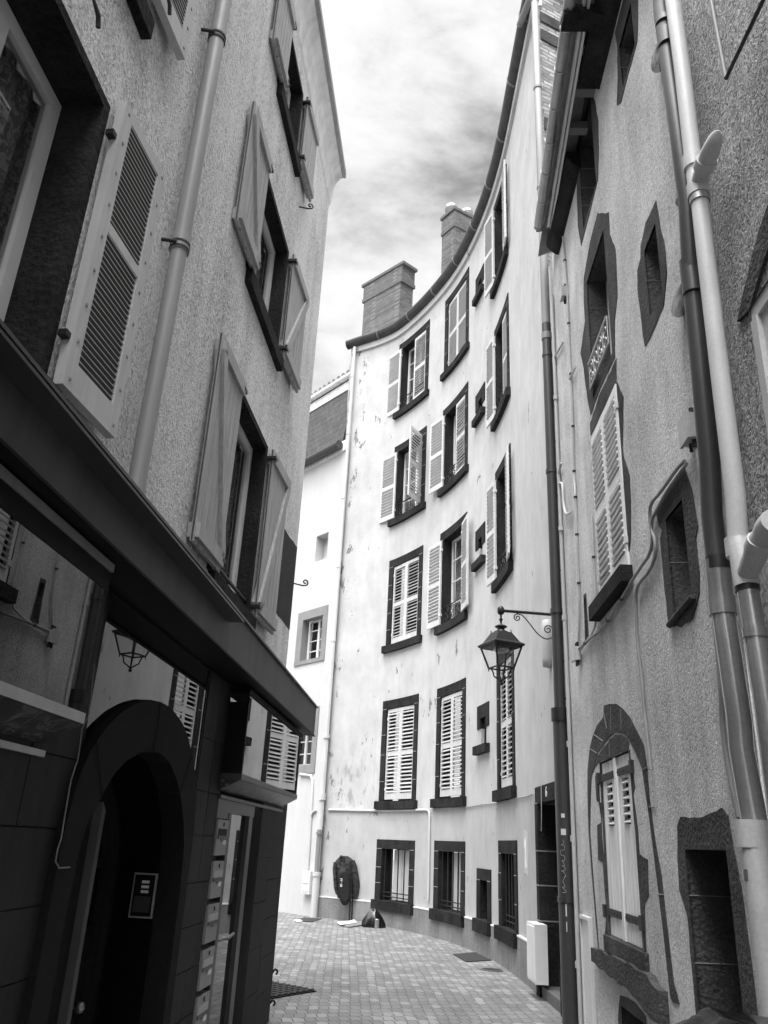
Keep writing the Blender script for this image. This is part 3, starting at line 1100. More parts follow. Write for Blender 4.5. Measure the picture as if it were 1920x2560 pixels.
def l_window(r, deep=.22, sill_out=.06, sill_h=.14, sx=.12, curtain=None, bars=0, leaves=2, nosash=False):
    u0, u1, z0, z1 = r
    j = MB()
    t = .16
    j.sbox(UL, u0 - t, u0, z0, z1, -deep - .1, .004)
    j.sbox(UL, u1, u1 + t * .4, z0, z1, -deep - .1, .004)
    j.sbox(UL, u0 - t, u1 + t * .4, z1, z1 + .06, -deep - .1, .004)
    w = j.build('window', m_stone, lb)
    MB().sbox(UL, u0 - sx, u1 + sx, z0 - sill_h, z0, -deep - .1, sill_out).build('sill', m_stone, w)
    sash(w, UL, u0, u1, z0, z1, -deep, bars, leaves, curtain=curtain, fw=.085)
    dark_back(w, UL, u0 - .1, u1 + .1, z0, z1, -.75)
    return w


wa = l_window(wins[0], curtain=m_lace)
wbn = l_window(wins[1], .13, curtain=m_lace, leaves=1)
wc = l_window(wins[2], .13, curtain=m_lace, leaves=1)
wd = l_window(wins[3], .13, leaves=1, curtain=m_lace)
wt = l_window(wins[4])
# louvred shutters of the near windows
X = None


def near_louvre(parent, S, hu, ang, side, z0, z1, w, n=.05):
    Xm = leaf(S, hu, n, ang, side)
    b = MB()
    st, t = .085, .05
    b.box(0, st, -t / 2, t / 2, z0, z1, 0, Xm)
    b.box(w - st, w, -t / 2, t / 2, z0, z1, 0, Xm)
    zm = z0 + (z1 - z0) * .54
    rr = [(z0, z0 + .15), (zm, zm + .06), (z1 - .07, z1)]
    for a, c in rr:
        b.box(st, w - st, -t / 2 + .001, t / 2 - .001, a, c, 0, Xm)
    for a, c in ((rr[0][1], rr[1][0]), (rr[1][1], rr[2][0])):
        k = round((c - a) / .033)
        for i in range(k):
            zc = a + (c - a) * (i + .5) / k
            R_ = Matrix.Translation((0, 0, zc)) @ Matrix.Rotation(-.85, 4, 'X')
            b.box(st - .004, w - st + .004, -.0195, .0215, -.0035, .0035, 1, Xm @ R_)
            b.box(st - .004, w - st + .004, -.024, -.0195, -.0045, .0045, 2, Xm @ R_)  # pale strip paints the light caught by each slat edge
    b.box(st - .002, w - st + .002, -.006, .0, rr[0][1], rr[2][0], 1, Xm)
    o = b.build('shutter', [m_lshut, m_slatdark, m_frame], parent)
    h = MB()
    for i in range(9):
        zz = z0 + .05 + (z1 - z0 - .1) * i / 8
        for xx in (st * .5, w - st * .5):
            h.box(xx - .007, xx + .007, -t / 2 - .006, t / 2 + .006, zz - .007, zz + .007, 0, Xm)
    h.build('screws', m_zinc, o)
    for zz in (z0 + .25, z1 - .25):
        MB().box(-.04, .03, -.012, .03, zz - .016, zz + .016, 0, Xm).build('hinge', m_iron, o)


sa = [ku(2.83, 3.24), ku(3.30, 4.78)]
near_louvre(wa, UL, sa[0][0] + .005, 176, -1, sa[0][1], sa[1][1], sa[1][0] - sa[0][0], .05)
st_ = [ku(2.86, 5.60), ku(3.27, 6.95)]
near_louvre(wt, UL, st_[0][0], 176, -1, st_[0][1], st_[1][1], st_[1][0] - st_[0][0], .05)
hk = MB()
for u, z in (ku(2.92, 5.66), ku(2.93, 5.85), ku(2.36, 4.81)):
    hk.tube([UL.at(u - .02, z, .0), UL.at(u - .02, z, .11), UL.at(u + .06, z - .03, .11), UL.at(u + .08, z - .08, .11)], .012, 6)
hk.build('shutter_catch', m_iron, wt)
for w, r, lw, rw, br in ((wbn, wins[1], .70, .70, True), (wc, wins[2], .68, .74, True), (wd, wins[3], .58, .60, False)):
    plank_leaf(w, UL, r[0] - .015, .048, 180, 1, r[2] + .01, r[3] + .05, lw, m_plank, br, 6)
    plank_leaf(w, UL, r[1] + .07, .05, 178, -1, r[2] + .01, r[3] + .05, rw, m_plank, br, 6)
bar = MB()
for z in (.13, ):
    bar.tube([UL.at(wins[1][0], wins[1][2] + z, -.03), UL.at(wins[1][1], wins[1][2] + z, -.03)], .016, 6)
bar.build('guard_bar', m_iron, wbn)
hk = MB()
for u, z in (ku(6.55, 7.62), ku(8.06, 4.05)):
    hk.tube([UL.at(u, z, 0), UL.at(u + .01, z - .02, .1)] + scroll(UL.at(u + .01, z + .02, .13), .04, 1.2, -PI / 2, 1, (0.9, .4, 0), (0, 0, 1), 12), .009, 6)
hk.build('iron_hook', m_iron, lb)
vo = MB()
vo.sbox(UL, vent_r[0] - .03, vent_r[1] + .03, vent_r[2], vent_r[3], -.3, -.25)
vo.build('vent_opening', m_dark, lb)
# eaves of the left house
b = MB()
prof = [(0, ZE - .55), (.02, ZE - .5), (.03, ZE - .3), (.07, ZE - .14), (.13, ZE - .05), (.15, ZE), (-.1, ZE + .0)]
v = []
for u in (-7, UE + .02):
    v += [UL.at(u, z, n) for n, z in prof]
L = len(prof)
b.add(v, [(j, (j + 1) % L, L + (j + 1) % L, L + j) for j in range(L)] + [tuple(range(L, 2 * L)), tuple(range(L))], 0)
b.build('eave_moulding', m_plas, lb)
MB().sbox(UL, -7, UE + .06, ZE, ZE + .10, -.1, .20).build('gutter', m_zinc, lb)
b = MB()
b.add([UL.at(-7, ZE + .1, .1), UL.at(UE + .06, ZE + .1, .1), UL.at(UE + .06, ZE + 1.6, -4.5), UL.at(-7, ZE + 1.6, -4.5)], [(0, 1, 2, 3)])
b.add([UL.at(-7, ZE + 1.6, -4.5), UL.at(UE + .06, ZE + 1.6, -4.5), UL.at(UE + .06, ZE, -9), UL.at(-7, ZE, -9)], [(0, 1, 2, 3)])
b.build('roof', m_tile, lb)

# ---------------------------------------------------------------- shop front (ground floor of the left house)
CE = 8.97
ac, ahw, asp, ah = 4.56, .93, 1.28, .98


def sup(hw, h, k=28, e=2.7):
    o = []
    for i in range(k + 1):
        t = PI * i / k
        cu, su = math.cos(t), math.sin(t)
        o.append((ac - hw * math.copysign(abs(cu) ** (2 / e), cu), asp + h * abs(su) ** (2 / e)))
    return o


def resample(pts, n):
    P_ = [Vector(p_) for p_ in pts]
    d_ = [0.0]
    for a, c in zip(P_, P_[1:]):
        d_.append(d_[-1] + (c - a).length)
    o = []
    for i in range(n):
        t = d_[-1] * i / (n - 1)
        j = max(k_ for k_ in range(len(P_) - 1) if d_[k_] <= t + 1e-9)
        q_ = P_[j].lerp(P_[j + 1], (t - d_[j]) / (d_[j + 1] - d_[j]))
        o.append((q_.x, q_.y))
    return o


outer_arch = [(3.53, 0)] + resample([(3.53, 1.40), (3.535, 1.57), (3.576, 1.77), (3.62, 1.865), (3.667, 1.928), (3.748, 2.003), (3.84, 2.068), (3.957, 2.13), (4.124, 2.195), (4.305, 2.241), (4.484, 2.257), (4.67, 2.252),
                         (4.89, 2.209), (5.05, 2.142), (5.212, 2.04), (5.335, 1.925), (5.41, 1.78), (5.435, 1.6), (5.44, 1.40)], 40) + [(5.44, 0)]
inner_arch = [(3.70, 0)] + resample([(3.70, 1.30), (3.715, 1.495), (3.745, 1.60), (3.79, 1.669), (3.849, 1.726), (3.892, 1.776), (4.0, 1.864), (4.11, 1.92), (4.277, 1.972), (4.42, 1.998), (4.573, 2.002), (4.77, 1.97), (4.937, 1.895),
                         (5.08, 1.79), (5.19, 1.67), (5.27, 1.52), (5.30, 1.30)], 40) + [(5.30, 0)]
ph = [(ac + ahw - .02, 0), (ac + ahw - .02, 2.62), (ac - ahw + .0, 2.62), (ac - ahw + .0, 0)]
door_hole = rect(6.10, 7.68, 0, 1.86)
# cladding in slabs with open joints
def slabs(u0, u1, zs):
    b = MB()
    for a, c in zip(zs, zs[1:]):
        b.sbox(SH, u0 + .003, u1 - .003, a + .003, c - .003, -.12, random.uniform(-.002, .003))
    b.sbox(SH, u0, u1, zs[0], zs[-1], -.13, -.01)
    b.build('stone_pier', m_clad, lb)


zl = [0, .28, .55, .82, 1.07, 1.32, 1.6, 1.87, 2.2, 2.64]
slabs(-7, -1.2, zl)
slabs(-1.2, 1.0, zl)
slabs(1.0, 1.9, zl)
slabs(1.9, 2.62, zl)
slabs(2.62, 3.19, zl)
slabs(3.19, 3.63, zl)
slabs(5.49, 5.80, zl)
slabs(5.80, 6.10, zl)
slabs(7.69, 8.22, [0, .36, .72, 1.08, 1.44, 1.87, 2.64])
slabs(8.22, CE, [0, .3, .6, .92, 1.25, 1.6, 1.87, 2.64])
ce = SH.at(CE, 0)
b = MB()
b.add([(ce.x, ce.y, 0), (ce.x - 6, ce.y + .6, 0), (ce.x - 6, ce.y + .6, 2.75), (ce.x, ce.y, 2.75)], [(0, 1, 2, 3)])
b.build('side_wall', m_clad, lb)
# glass over the arch
fr = MB()
fr.sbox(SH, 3.63, 3.662, 0, 2.64, -.1, -.004)
fr.sbox(SH, 5.455, 5.49, 0, 2.64, -.1, -.004)
fr.sbox(SH, 3.662, 5.455, 2.625, 2.64, -.1, -.004)
tr = fr.build('transom_window', m_black, lb)
gp = [(3.68, 1.80), (3.68, 2.575), (5.45, 2.575), (5.45, 1.5)]
pane = MB()
arch_edge = [(4.49 + (u - 4.49) * .985, z - .025) for u, z in outer_arch[1:-1] if z > 1.45][::-1]
arch_edge = [(min(max(u, 3.665), 5.45), z) for u, z in arch_edge]
pane.sprism(SH, [(3.665, 2.63), (5.455, 2.63), (5.455, arch_edge[0][1])] + arch_edge + [(3.662, arch_edge[-1][1])], -.02, -.008)
pane.build('pane', m_pglass, tr)
# granite arch
ar = MB()
front = outer_arch + inner_arch[::-1]
tri_o, tri_i = outer_arch, inner_arch
k = len(tri_o)
v = [SH.at(u, z, .035) for u, z in tri_o] + [SH.at(u, z, .035) for u, z in tri_i]
ar.add(v, [(i, i + 1, k + i + 1, k + i) for i in range(k - 1)])
v = [SH.at(u, z, .035) for u, z in tri_o] + [SH.at(u, z, -.03) for u, z in tri_o]
ar.add(v, [(i, i + 1, k + i + 1, k + i) for i in range(k - 1)])
v = [SH.at(u, z, .035) for u, z in tri_i] + [SH.at(u, z, -.10) for u, z in tri_i]
ar.add(v, [(i, i + 1, k + i + 1, k + i) for i in range(k - 1)])
arch = ar.build('stone_arch', m_granite, lb)
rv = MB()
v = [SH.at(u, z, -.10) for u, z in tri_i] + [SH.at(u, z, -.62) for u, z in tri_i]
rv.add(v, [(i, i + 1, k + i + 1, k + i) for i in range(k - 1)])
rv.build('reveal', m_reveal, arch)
ed = MB()
jn = MB()
for t_ in (.23, .5, .75):
    i = int(t_ * (k - 3)) + 1
    a, c = tri_o[i], tri_i[i]
    jn.tube([SH.at(a[0], a[1], .036), SH.at(c[0], c[1], .036), SH.at(c[0], c[1], -.1)], .004, 4)
jn.build('joint', m_dark, arch)
# arched double door deep in the recess
dn = -.42
dd_ = MB()
arc2 = [(u * .997 + .01, z - .004) for u, z in inner_arch]
arc3 = [(4.5 + (u - 4.5) * .875, z * .945) for u, z in inner_arch]
v = [SH.at(u, z, dn + .06) for u, z in arc2] + [SH.at(u, z, dn + .06) for u, z in arc3]
dd_.add(v, [(i, i + 1, k + i + 1, k + i) for i in range(k - 1)])
v = [SH.at(u, z, dn + .06) for u, z in arc3] + [SH.at(u, z, dn) for u, z in arc3]
dd_.add(v, [(i, i + 1, k + i + 1, k + i) for i in range(k - 1)])
dframe = dd_.build('entrance_door', m_clad, lb)
dl = MB()
dl.sprism(SH, arc3, dn - .05, dn)
lf = dl.build('door_leaf', m_door, dframe)
gl = MB()
gz_ = [(4.99, 1.50)] + [(u - .0, z - .05) for u, z in sup(.60, .60)[17:]] + [(ac + .58, 1.12), (4.99, 1.08)]
gz_ = [p_ for p_ in gz_ if p_[0] >= 4.99]
gl.sprism(SH, [(4.99, 1.06), (5.17, 1.10), (5.17, 1.45), (5.13, 1.60), (5.06, 1.70), (4.99, 1.75)], dn, dn + .006)
gl.build('glazing', m_dglass, dframe)
gl = MB()
gl.sprism(SH, [(ac - .58, 1.06), (4.5, 1.06), (4.5, 1.8), (ac - .4, 1.75), (ac - .58, 1.5)], dn, dn + .006)
gl.build('glazing', m_dglass, dframe)
po = MB()
po.sbox(SH, 4.93, 4.985, 0, 1.86, dn, dn + .05)
po.build('mullion', m_grey, dframe)
MB().sbox(SH, 4.985, 5.2, 1.40, 1.45, dn, dn + .02).build('glazing_bar', m_door, dframe)
MB().sbox(SH, 4.985, 5.2, .98, 1.06, dn, dn + .02).build('lock_rail', m_door, dframe)
for z0_, z1_ in ((.62, .92), (.15, .55)):
    MB().sbox(SH, 5.02, 5.18, z0_, z1_, dn, dn + .015).build('door_panel', m_door, dframe)
kn = MB()
kn.lathe((0, 0, 0), [(0.0, -.03), (.02, -.025), (.028, 0), (.02, .025), (0, .03)], 12)
for i, p_ in enumerate(kn.v):
    kn.v[i] = SH.at(5.03, .72, dn + .07) + p_
kn.tube([SH.at(5.03, .72, dn), SH.at(5.03, .72, dn + .07)], .008, 6)
kn.build('door_knob', m_tin, dframe)
# left and right bay display windows with slanted marble soffits
for (u0, u1, zg0, nb_, right) in ((-2.0, 3.27, 2.0, .147, False), (6.07, 8.62, 2.0, .147, True)):
    b = MB()
    b.sbox(SH, u0, u1, 2.52 if not right else 2.585, 2.62, 0, nb_)
    b.sbox(SH, u0, u0 + .03, zg0 + .02, 2.52, 0, nb_)
    if not right:
        b.sbox(SH, u1 - .03, u1, zg0 + .02, 2.52, 0, nb_ - .005)
    else:
        b.sbox(SH, u1 - .025, u1, zg0 + .02, 2.585, 0, .03)
    bay = b.build('bay_window', m_black, lb)
    pane = MB()
    pane.sbox(SH, u0 + .03, u1 - (.03 if not right else .002), zg0 + .02, 2.52 if not right else 2.585, nb_ - .012, nb_ - .004)
    pane.build('pane', m_pglass, bay)
    t = MB()
    t.sbox(SH, u0, u1, zg0 - .02, zg0 + .02, 0, nb_ + .004)
    if not right:
        t.sbox(SH, u0, u1, 2.60, 2.632, .0, nb_ + .012)
    t.build('sill_trim', m_alu if not right else m_alu2, bay)
    s_ = MB()
    A, B = zg0 - .022, 1.872
    P = [SH.at(u0, B, -.05), SH.at(u1, B, -.05), SH.at(u1, A, nb_ - .003), SH.at(u0, A, nb_ - .003)]
    s_.add(P + [SH.at(u0, A, -.05), SH.at(u1, A, -.05)], [(0, 1, 2, 3), (0, 3, 4), (1, 5, 2)])
    s_.build('sloping_soffit', m_marble, bay)
    t = MB().sbox(SH, u0, u1, 1.85, 1.874, -.04, .02)
    t.build('lower_trim', m_alu if not right else m_alu2, bay)
    # dim interior glimpsed behind the plate glass
# glazed shop door with its aluminium frame
b = MB()
b.sbox(SH, 6.45, 7.36, 1.765, 1.86, -.08, .0)
b.sbox(SH, 6.45, 6.53, 0, 1.765, -.06, .004)
b.sbox(SH, 7.16, 7.30, 0, 1.765, -.06, .004)
b.sbox(SH, 6.53, 7.16, 0, .12, -.06, .002)
b.sbox(SH, 6.10, 6.45, 1.72, 1.86, -.08, .0)
sd = b.build('shop_door', m_alu2, lb)
MB().sbox(SH, 6.53, 7.16, .12, 1.765, -.04, -.03).build('pane', m_pglass, sd)
b = MB()
b.sbox(SH, 7.30, 7.69, 0, 1.86, -.28, -.26)
b.sbox(SH, 6.1, 6.45, 0, 1.72, -.2, -.17)
b.build('side_panel', m_clad, sd)
b = MB()
b.tube([SH.at(6.55, .93, .03), SH.at(6.55, .93, .07), SH.at(6.68, .95, .075)], .012, 6)
b.build('door_handle', m_zinc, sd)
# canopy: fascia, soffit and flashing
b = MB()
b.sbox(SH, -7, 5.6, 2.64, 2.93, .20, .225)
b.sbox(SH, 5.606, CE, 2.64, 2.93, .20, .2235)
b.sbox(SH, CE - .02, CE, 2.64, 2.93, -.14, .20)
cn = b.build('canopy', m_fascia, lb)
MB().sbox(SH, -7, CE - .021, 2.645, 2.67, -.14, .20).build('soffit', m_black, cn)
b = MB()
b.sbox(SH, -7, CE + .01, 2.93, 2.945, -.45, .245)
b.sbox(SH, -7, 4.95, 2.83, 2.842, .226, .32)
b.build('flashing', m_dpipe, cn)
b = MB()
b.sbox(SH, -7, CE, 2.632, 2.644, .205, .235)
b.build('drip_edge', m_black, cn)

# drain pipe of the left house
lp = thing('drainpipe', UL.at(ku(3.67, 0)[0], ku(0, 3.15)[1], .09), 'grey plastic drainpipe on rough left wall above shop canopy', 'pipe')
pu = ku(3.67, 0)[0]
MB().tube([UL.at(pu - .02, 11.2, .09), UL.at(pu, 6.8, .09), UL.at(pu + .0, 5.1, .09), UL.at(pu, 5.0, .09), UL.at(pu - .02, 2.96, .09)], [.055, .055, .055, .05, .05], 16).build('pipe', m_pvc, lp)
for z in (ku(0, 6.29)[1], ku(0, 4.63)[1]):
    b = MB()
    for dz in (-.02, .02):
        b.tube([UL.at(pu, z + dz - .008, .09), UL.at(pu, z + dz + .008, .09)], .063, 16)
    b.tube([UL.at(pu - .08, z, .0), UL.at(pu - .06, z, .09)], .012, 6)
    b.build('pipe_clamp', m_iron2, lp)
MB().tube([UL.at(pu, ku(0, 4.72)[1], .09), UL.at(pu, ku(0, 4.60)[1], .09)], .06, 16).build('pipe_joint', m_pvc, lp)

# thin cable beside the arch
b = MB()
b.tube(tubes(SH, 'Q', [(930, 0), (900, 300), (870, 520), (810, 640), (770, 930), (700, 1150), (640, 1500), (605, 1720), (570, 1830), (548, 1950), (585, 2015), (690, 2007)], .045), .0032, 6)
b.build('cable', m_grey, label='thin pale cable running down beside the dark granite arch', cat='cable')

# intercom on the right reveal of the arch
ic = thing('intercom', SH.at(5.296, 1.15, -.17), 'steel intercom panel with three name plates inside dark arch', 'intercom')


def rvbox(n0, n1, z0, z1, d0, d1, mb):
    P = []
    for z in (z0, z1):
        P += [SH.at(5.296 - d0, z, n0), SH.at(5.296 - d0, z, n1), SH.at(5.296 - d1, z, n1), SH.at(5.296 - d1, z, n0)]
    mb.hexa(P)
    return mb


rvbox(-.245, -.105, 1.14, 1.38, 0, .02, MB()).build('frame', m_alu, ic)
rvbox(-.235, -.115, 1.15, 1.37, .02, .024, MB()).build('face_plate', m_black, ic)
for i in range(3):
    rvbox(-.19, -.145, 1.325 - i * .026, 1.340 - i * .026, .024, .027, MB()).build('name_plate', m_frame, ic)
rvbox(-.225, -.125, 1.17, 1.255, .024, .026, MB()).build('speaker_grille', m_alu2, ic)

# letterboxes
LBT = ['pale letterbox with a small white sticker, topmost of the column', 'second letterbox from the top with a white name card', 'middle letterbox of the column with two dark slots',
       'fourth letterbox from the top with two small labels', 'lowest letterbox in sight beside the glass shop door']
for i in range(5):
    zt_ = 1.712 - .2725 * i
    t = thing('letterbox', SH.at(6.27, zt_ - .235, .0), LBT[i], 'letterbox', 'letterboxes beside the glass shop door')
    MB().sbox(SH, 6.115, 6.42, zt_ - .235, zt_, -.12, .012).build('body', m_box, t)
    MB().sbox(SH, 6.14, 6.40, zt_ - .105, zt_ - .06, .012, .016 if i else .013).build('flap', m_black if i == 0 else m_alu, t)
    b = MB()
    p0 = [(6.14, zt_ - .105), (6.40, zt_ - .105), (6.40, zt_ - .135), (6.33, zt_ - .125), (6.27, zt_ - .145), (6.2, zt_ - .125), (6.14, zt_ - .13)]
    b.sprism(SH, p0, .012, .018)
    b.build('flap_lip', m_alu2, t)
    kk = MB()
    kk.sprism(SH, [(6.28 + .012 * math.cos(a), zt_ - .03 + .014 * math.sin(a)) for a in [2 * PI * j / 12 for j in range(12)]], .012, .016)
    kk.build('lock', m_black, t)
    if i in (0, 1, 3, 4):
        MB().sbox(SH, 6.30, 6.38, zt_ - .165, zt_ - .135, .012, .0165).build('name_card', m_paper, t)

# =================================================================== right house
rb = thing('right_house', RS.at(7, 0, -1), 'light rough rendered house on the right with patches of bare dark stone', 'building')
U2, UEND = 4.14, 9.56
ZR = 9.30
ROP = {'a': (4.85, 5.28, 8.02, 8.54), 'b': (6.42, 7.10, 8.02, 9.25), 'c': (6.27, 7.10, 5.86, 7.29), 'd': (4.80, 5.12, 5.42, 6.04), 'e': (6.20, 7.28, 3.77, 5.50),
       'f': (4.83, 5.20, 3.10, 3.78), 'g': (6.60, 7.72, .98, 2.385), 'h': (4.70, 5.415, 0, 1.66), 'i': (6.70, 7.38, 0, .51), 'j': (7.94, 8.03, 3.63, 4.03)}
w = grid_wall(RS, U2, UEND, 0, ZR, list(ROP.values()), 6)
e0 = RS.at(UEND, 0)
w.add([(e0.x, e0.y, 0), (e0.x + 5, e0.y + 1.2, 0), (e0.x + 5, e0.y + 1.2, ZR), (e0.x, e0.y, ZR)], [(0, 1, 2, 3)])
w.build('wall', m_rstucco, rb)


def r_opening(key, name, outline, deep=.3, extra=(), amp=.007, mat=None):
    u0, u1, z0, z1 = ROP[key]
    mat = mat or m_rstone
    b = MB()
    hole = rect(u0, u1, z0, z1)
    if outline:
        b.sprism(RS, jag(outline, amp), -.01, .006, 0, [hole])
    P = hole
    v = [RS.at(u, z, .006 if outline else 0) for u, z in P] + [RS.at(u, z, -deep) for u, z in P]
    b.add(v, [(i, (i + 1) % 4, 4 + (i + 1) % 4, 4 + i) for i in range(4)])
    for poly in extra:
        b.sprism(RS, jag(poly, amp), -.01, .006)
    if outline:
        nj = max(1, int((z1 - z0) / .38))
        for i in range(1, nj + 1):
            zz = z0 + (z1 - z0) * (i / (nj + 1) + random.uniform(-.05, .05))
            b.tube([RS.at(u1 - .002, zz, .004), RS.at(u1 - .002, zz + .008, -deep)], .003, 5, 1)
    o = b.build(name, [mat, m_mortar], rb)
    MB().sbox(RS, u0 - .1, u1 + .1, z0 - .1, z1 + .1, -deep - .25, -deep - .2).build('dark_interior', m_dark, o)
    return o


oa = r_opening('a', 'window', [(5.36, 8.85), (5.33, 8.62), (5.40, 8.3), (5.50, 8.06), (5.38, 7.95), (5.28, 7.965), (4.79, 7.98), (4.72, 8.15), (4.66, 8.35), (4.70, 8.7), (4.78, 8.85)])
ob = r_opening('b', 'window', [(7.22, 9.22), (7.30, 8.8), (7.36, 8.3), (7.25, 7.93), (6.82, 7.955), (6.36, 8.0), (6.24, 8.3), (6.18, 8.62), (6.26, 9.0), (6.38, 9.28), (7.2, 9.28)])
sash(ob, RS, 6.42, 7.10, 8.02, 9.25, -.2, 1, 2)
oc = r_opening('c', 'window', [(6.45, 7.66), (6.84, 7.62), (7.21, 7.46), (7.28, 7.2), (7.27, 6.93), (7.46, 6.8), (7.58, 6.72), (7.46, 6.45), (7.42, 6.22), (7.34, 5.95), (7.27, 5.77), (6.8, 5.8), (6.2, 5.76), (6.12, 6.1), (5.97, 6.26), (5.93, 6.55), (5.92, 6.75), (6.07, 7.05), (6.05, 7.3), (6.2, 7.42)])
sash(oc, RS, 6.27, 7.10, 5.86, 7.29, -.2, 2, 2, curtain=m_lace)
balconet(oc, RS, 6.28, 7.09, 5.97, 6.26, .03, .012, m_zinc)
od = r_opening('d', 'window', [(4.74, 6.2), (5.02, 6.24), (5.19, 6.16), (5.22, 6.06), (5.33, 6.03), (5.37, 5.87), (5.35, 5.67), (5.34, 5.41), (5.31, 5.28), (5.1, 5.27), (4.81, 5.29), (4.67, 5.48), (4.66, 5.72), (4.71, 5.9)])
oe = r_opening('e', 'window', None, .1)
b = MB()
b.sprism(RS, jag([(6.21, 5.52), (6.02, 5.25), (6.12, 4.95), (6.17, 4.8), (6.02, 4.5), (6.06, 4.2), (6.15, 3.95), (6.21, 3.9)], .012), -.01, .006)
b.sprism(RS, jag([(6.21, 5.505), (7.32, 5.56), (7.32, 5.70), (6.8, 5.76), (6.15, 5.72)], .012), -.01, .005)
b.sprism(RS, jag([(7.28, 5.1), (7.33, 4.9), (7.31, 4.3), (7.33, 3.8), (7.28, 3.8)], .006), -.01, .006)
b.build('stone_patch', m_rstone, oe)
MB().sbox(RS, 6.14, 7.40, 3.63, 3.77, -.15, .10).build('sill', m_stone, oe)
w2 = (7.28 - 6.20) / 2
louvre_leaf(oe, RS, 7.275, .0, 0, -1, 3.79, 5.49, w2 - .01, m_rshut, pitch=.066)
louvre_leaf(oe, RS, 6.205, .0, 0, 1, 3.79, 5.49, w2 - .01, m_rshut, pitch=.066)
of = r_opening('f', 'window', [(4.72, 3.95), (5.1, 3.96), (5.40, 3.93), (5.36, 3.8), (5.30, 3.74), (5.36, 3.70), (5.36, 3.4), (5.34, 3.06), (5.1, 2.99), (4.86, 2.98), (4.70, 3.1), (4.66, 3.22), (4.66, 3.44), (4.60, 3.50), (4.64, 3.76)])
MB().tube([RS.at(4.76, 3.10, .02), RS.at(5.28, 3.05, .02)], .022, 8).build('sill_bar', m_rstone, of)
oj = r_opening('j', 'slit', [(7.93, 4.07), (8.05, 4.08), (8.06, 3.8), (8.08, 3.6), (7.9, 3.6)])
# ground floor shutter in its blocked arch
outer = pxs(RS, 'M', [(600, 0), (565, 10), (560, 90), (520, 140), (492, 210), (470, 290), (455, 450), (455, 600), (462, 850), (480, 1100), (505, 1400), (525, 1640)])
inner = pxs(RS, 'M', [(530, 1640), (512, 1400), (492, 1150), (470, 850), (475, 600), (480, 480), (500, 430)])
tymp = pxs(RS, 'M', [(500, 430), (510, 470), (527, 480), (527, 400), (722, 310), (735, 300), (745, 400), (770, 550), (760, 600), (790, 850), (800, 1000), (855, 1040), (862, 1280), (835, 1330), (845, 1655), (835, 1660)])
rinner = pxs(RS, 'M', [(737, 245), (780, 330), (820, 430), (870, 770), (905, 1050), (960, 1500), (1010, 1960)])
router = pxs(RS, 'M', [(1030, 2000), (1070, 2010), (1060, 1960), (1030, 1850), (1000, 1600), (960, 1250), (950, 1150), (905, 900), (870, 640), (850, 400), (830, 270), (780, 170), (740, 90), (690, 30), (650, 0)])
g0 = ROP['g']
b = MB()
ring_ = outer + inner + pxs(RS, 'M', [(520, 330), (600, 220), (640, 190), (700, 200)]) + rinner + router
b.sprism(RS, ring_, -.01, .006)
b.sprism(RS, jag(pxs(RS, 'M', [(505, 425), (522, 345), (602, 235), (640, 205), (700, 215), (733, 255), (728, 305), (524, 398)]), .01), -.01, .003)
b.sprism(RS, jag(pxs(RS, 'M', [(525, 500), (505, 480), (515, 650), (545, 660), (548, 790), (520, 810), (525, 1040), (556, 1060), (582, 1400), (570, 1540), (600, 1560)]), .008), -.01, .005)
b.sprism(RS, jag(pxs(RS, 'M', [(728, 305), (748, 400), (772, 550), (760, 600), (792, 850), (800, 1000), (857, 1040), (864, 1280), (835, 1330), (847, 1655), (835, 1660), (800, 1200)]), .008), -.01, .005)
P = rect(*g0)
v = [RS.at(u, z, .004) for u, z in P] + [RS.at(u, z, -.12) for u, z in P]
b.add(v, [(i, (i + 1) % 4, 4 + (i + 1) % 4, 4 + i) for i in range(4)])
for p0_, p1_ in (((565, 60), (585, 165)), ((612, 15), (612, 180)), ((680, 35), (682, 172)), ((752, 130), (722, 235)), ((500, 205), (560, 250)), ((470, 300), (520, 330)), ((600, 235), (604, 350)), ((868, 690), (905, 690)), ((935, 1275), (965, 1275)), ((826, 440), (862, 420))):
    a_, c__ = RS.px('M', *p0_), RS.px('M', *p1_)
    b.tube([RS.at(a_[0], a_[1], .006), RS.at(c__[0], c__[1], .006)], .004, 5, 1)
og = b.build('window', [m_rstone, m_mortar], rb)
sl = MB()
sl.sbox(RS, 6.46, 7.80, .85, .975, -.1, .03)
sl.sprism(RS, jag([(8.22, .83), (8.22, .72), (7.6, .70), (6.95, .69), (6.3, .60), (6.06, .60), (6.05, .80), (6.42, .86), (7.3, .86)], .012), -.02, .06)
sl.build('sill', m_rstone, og)
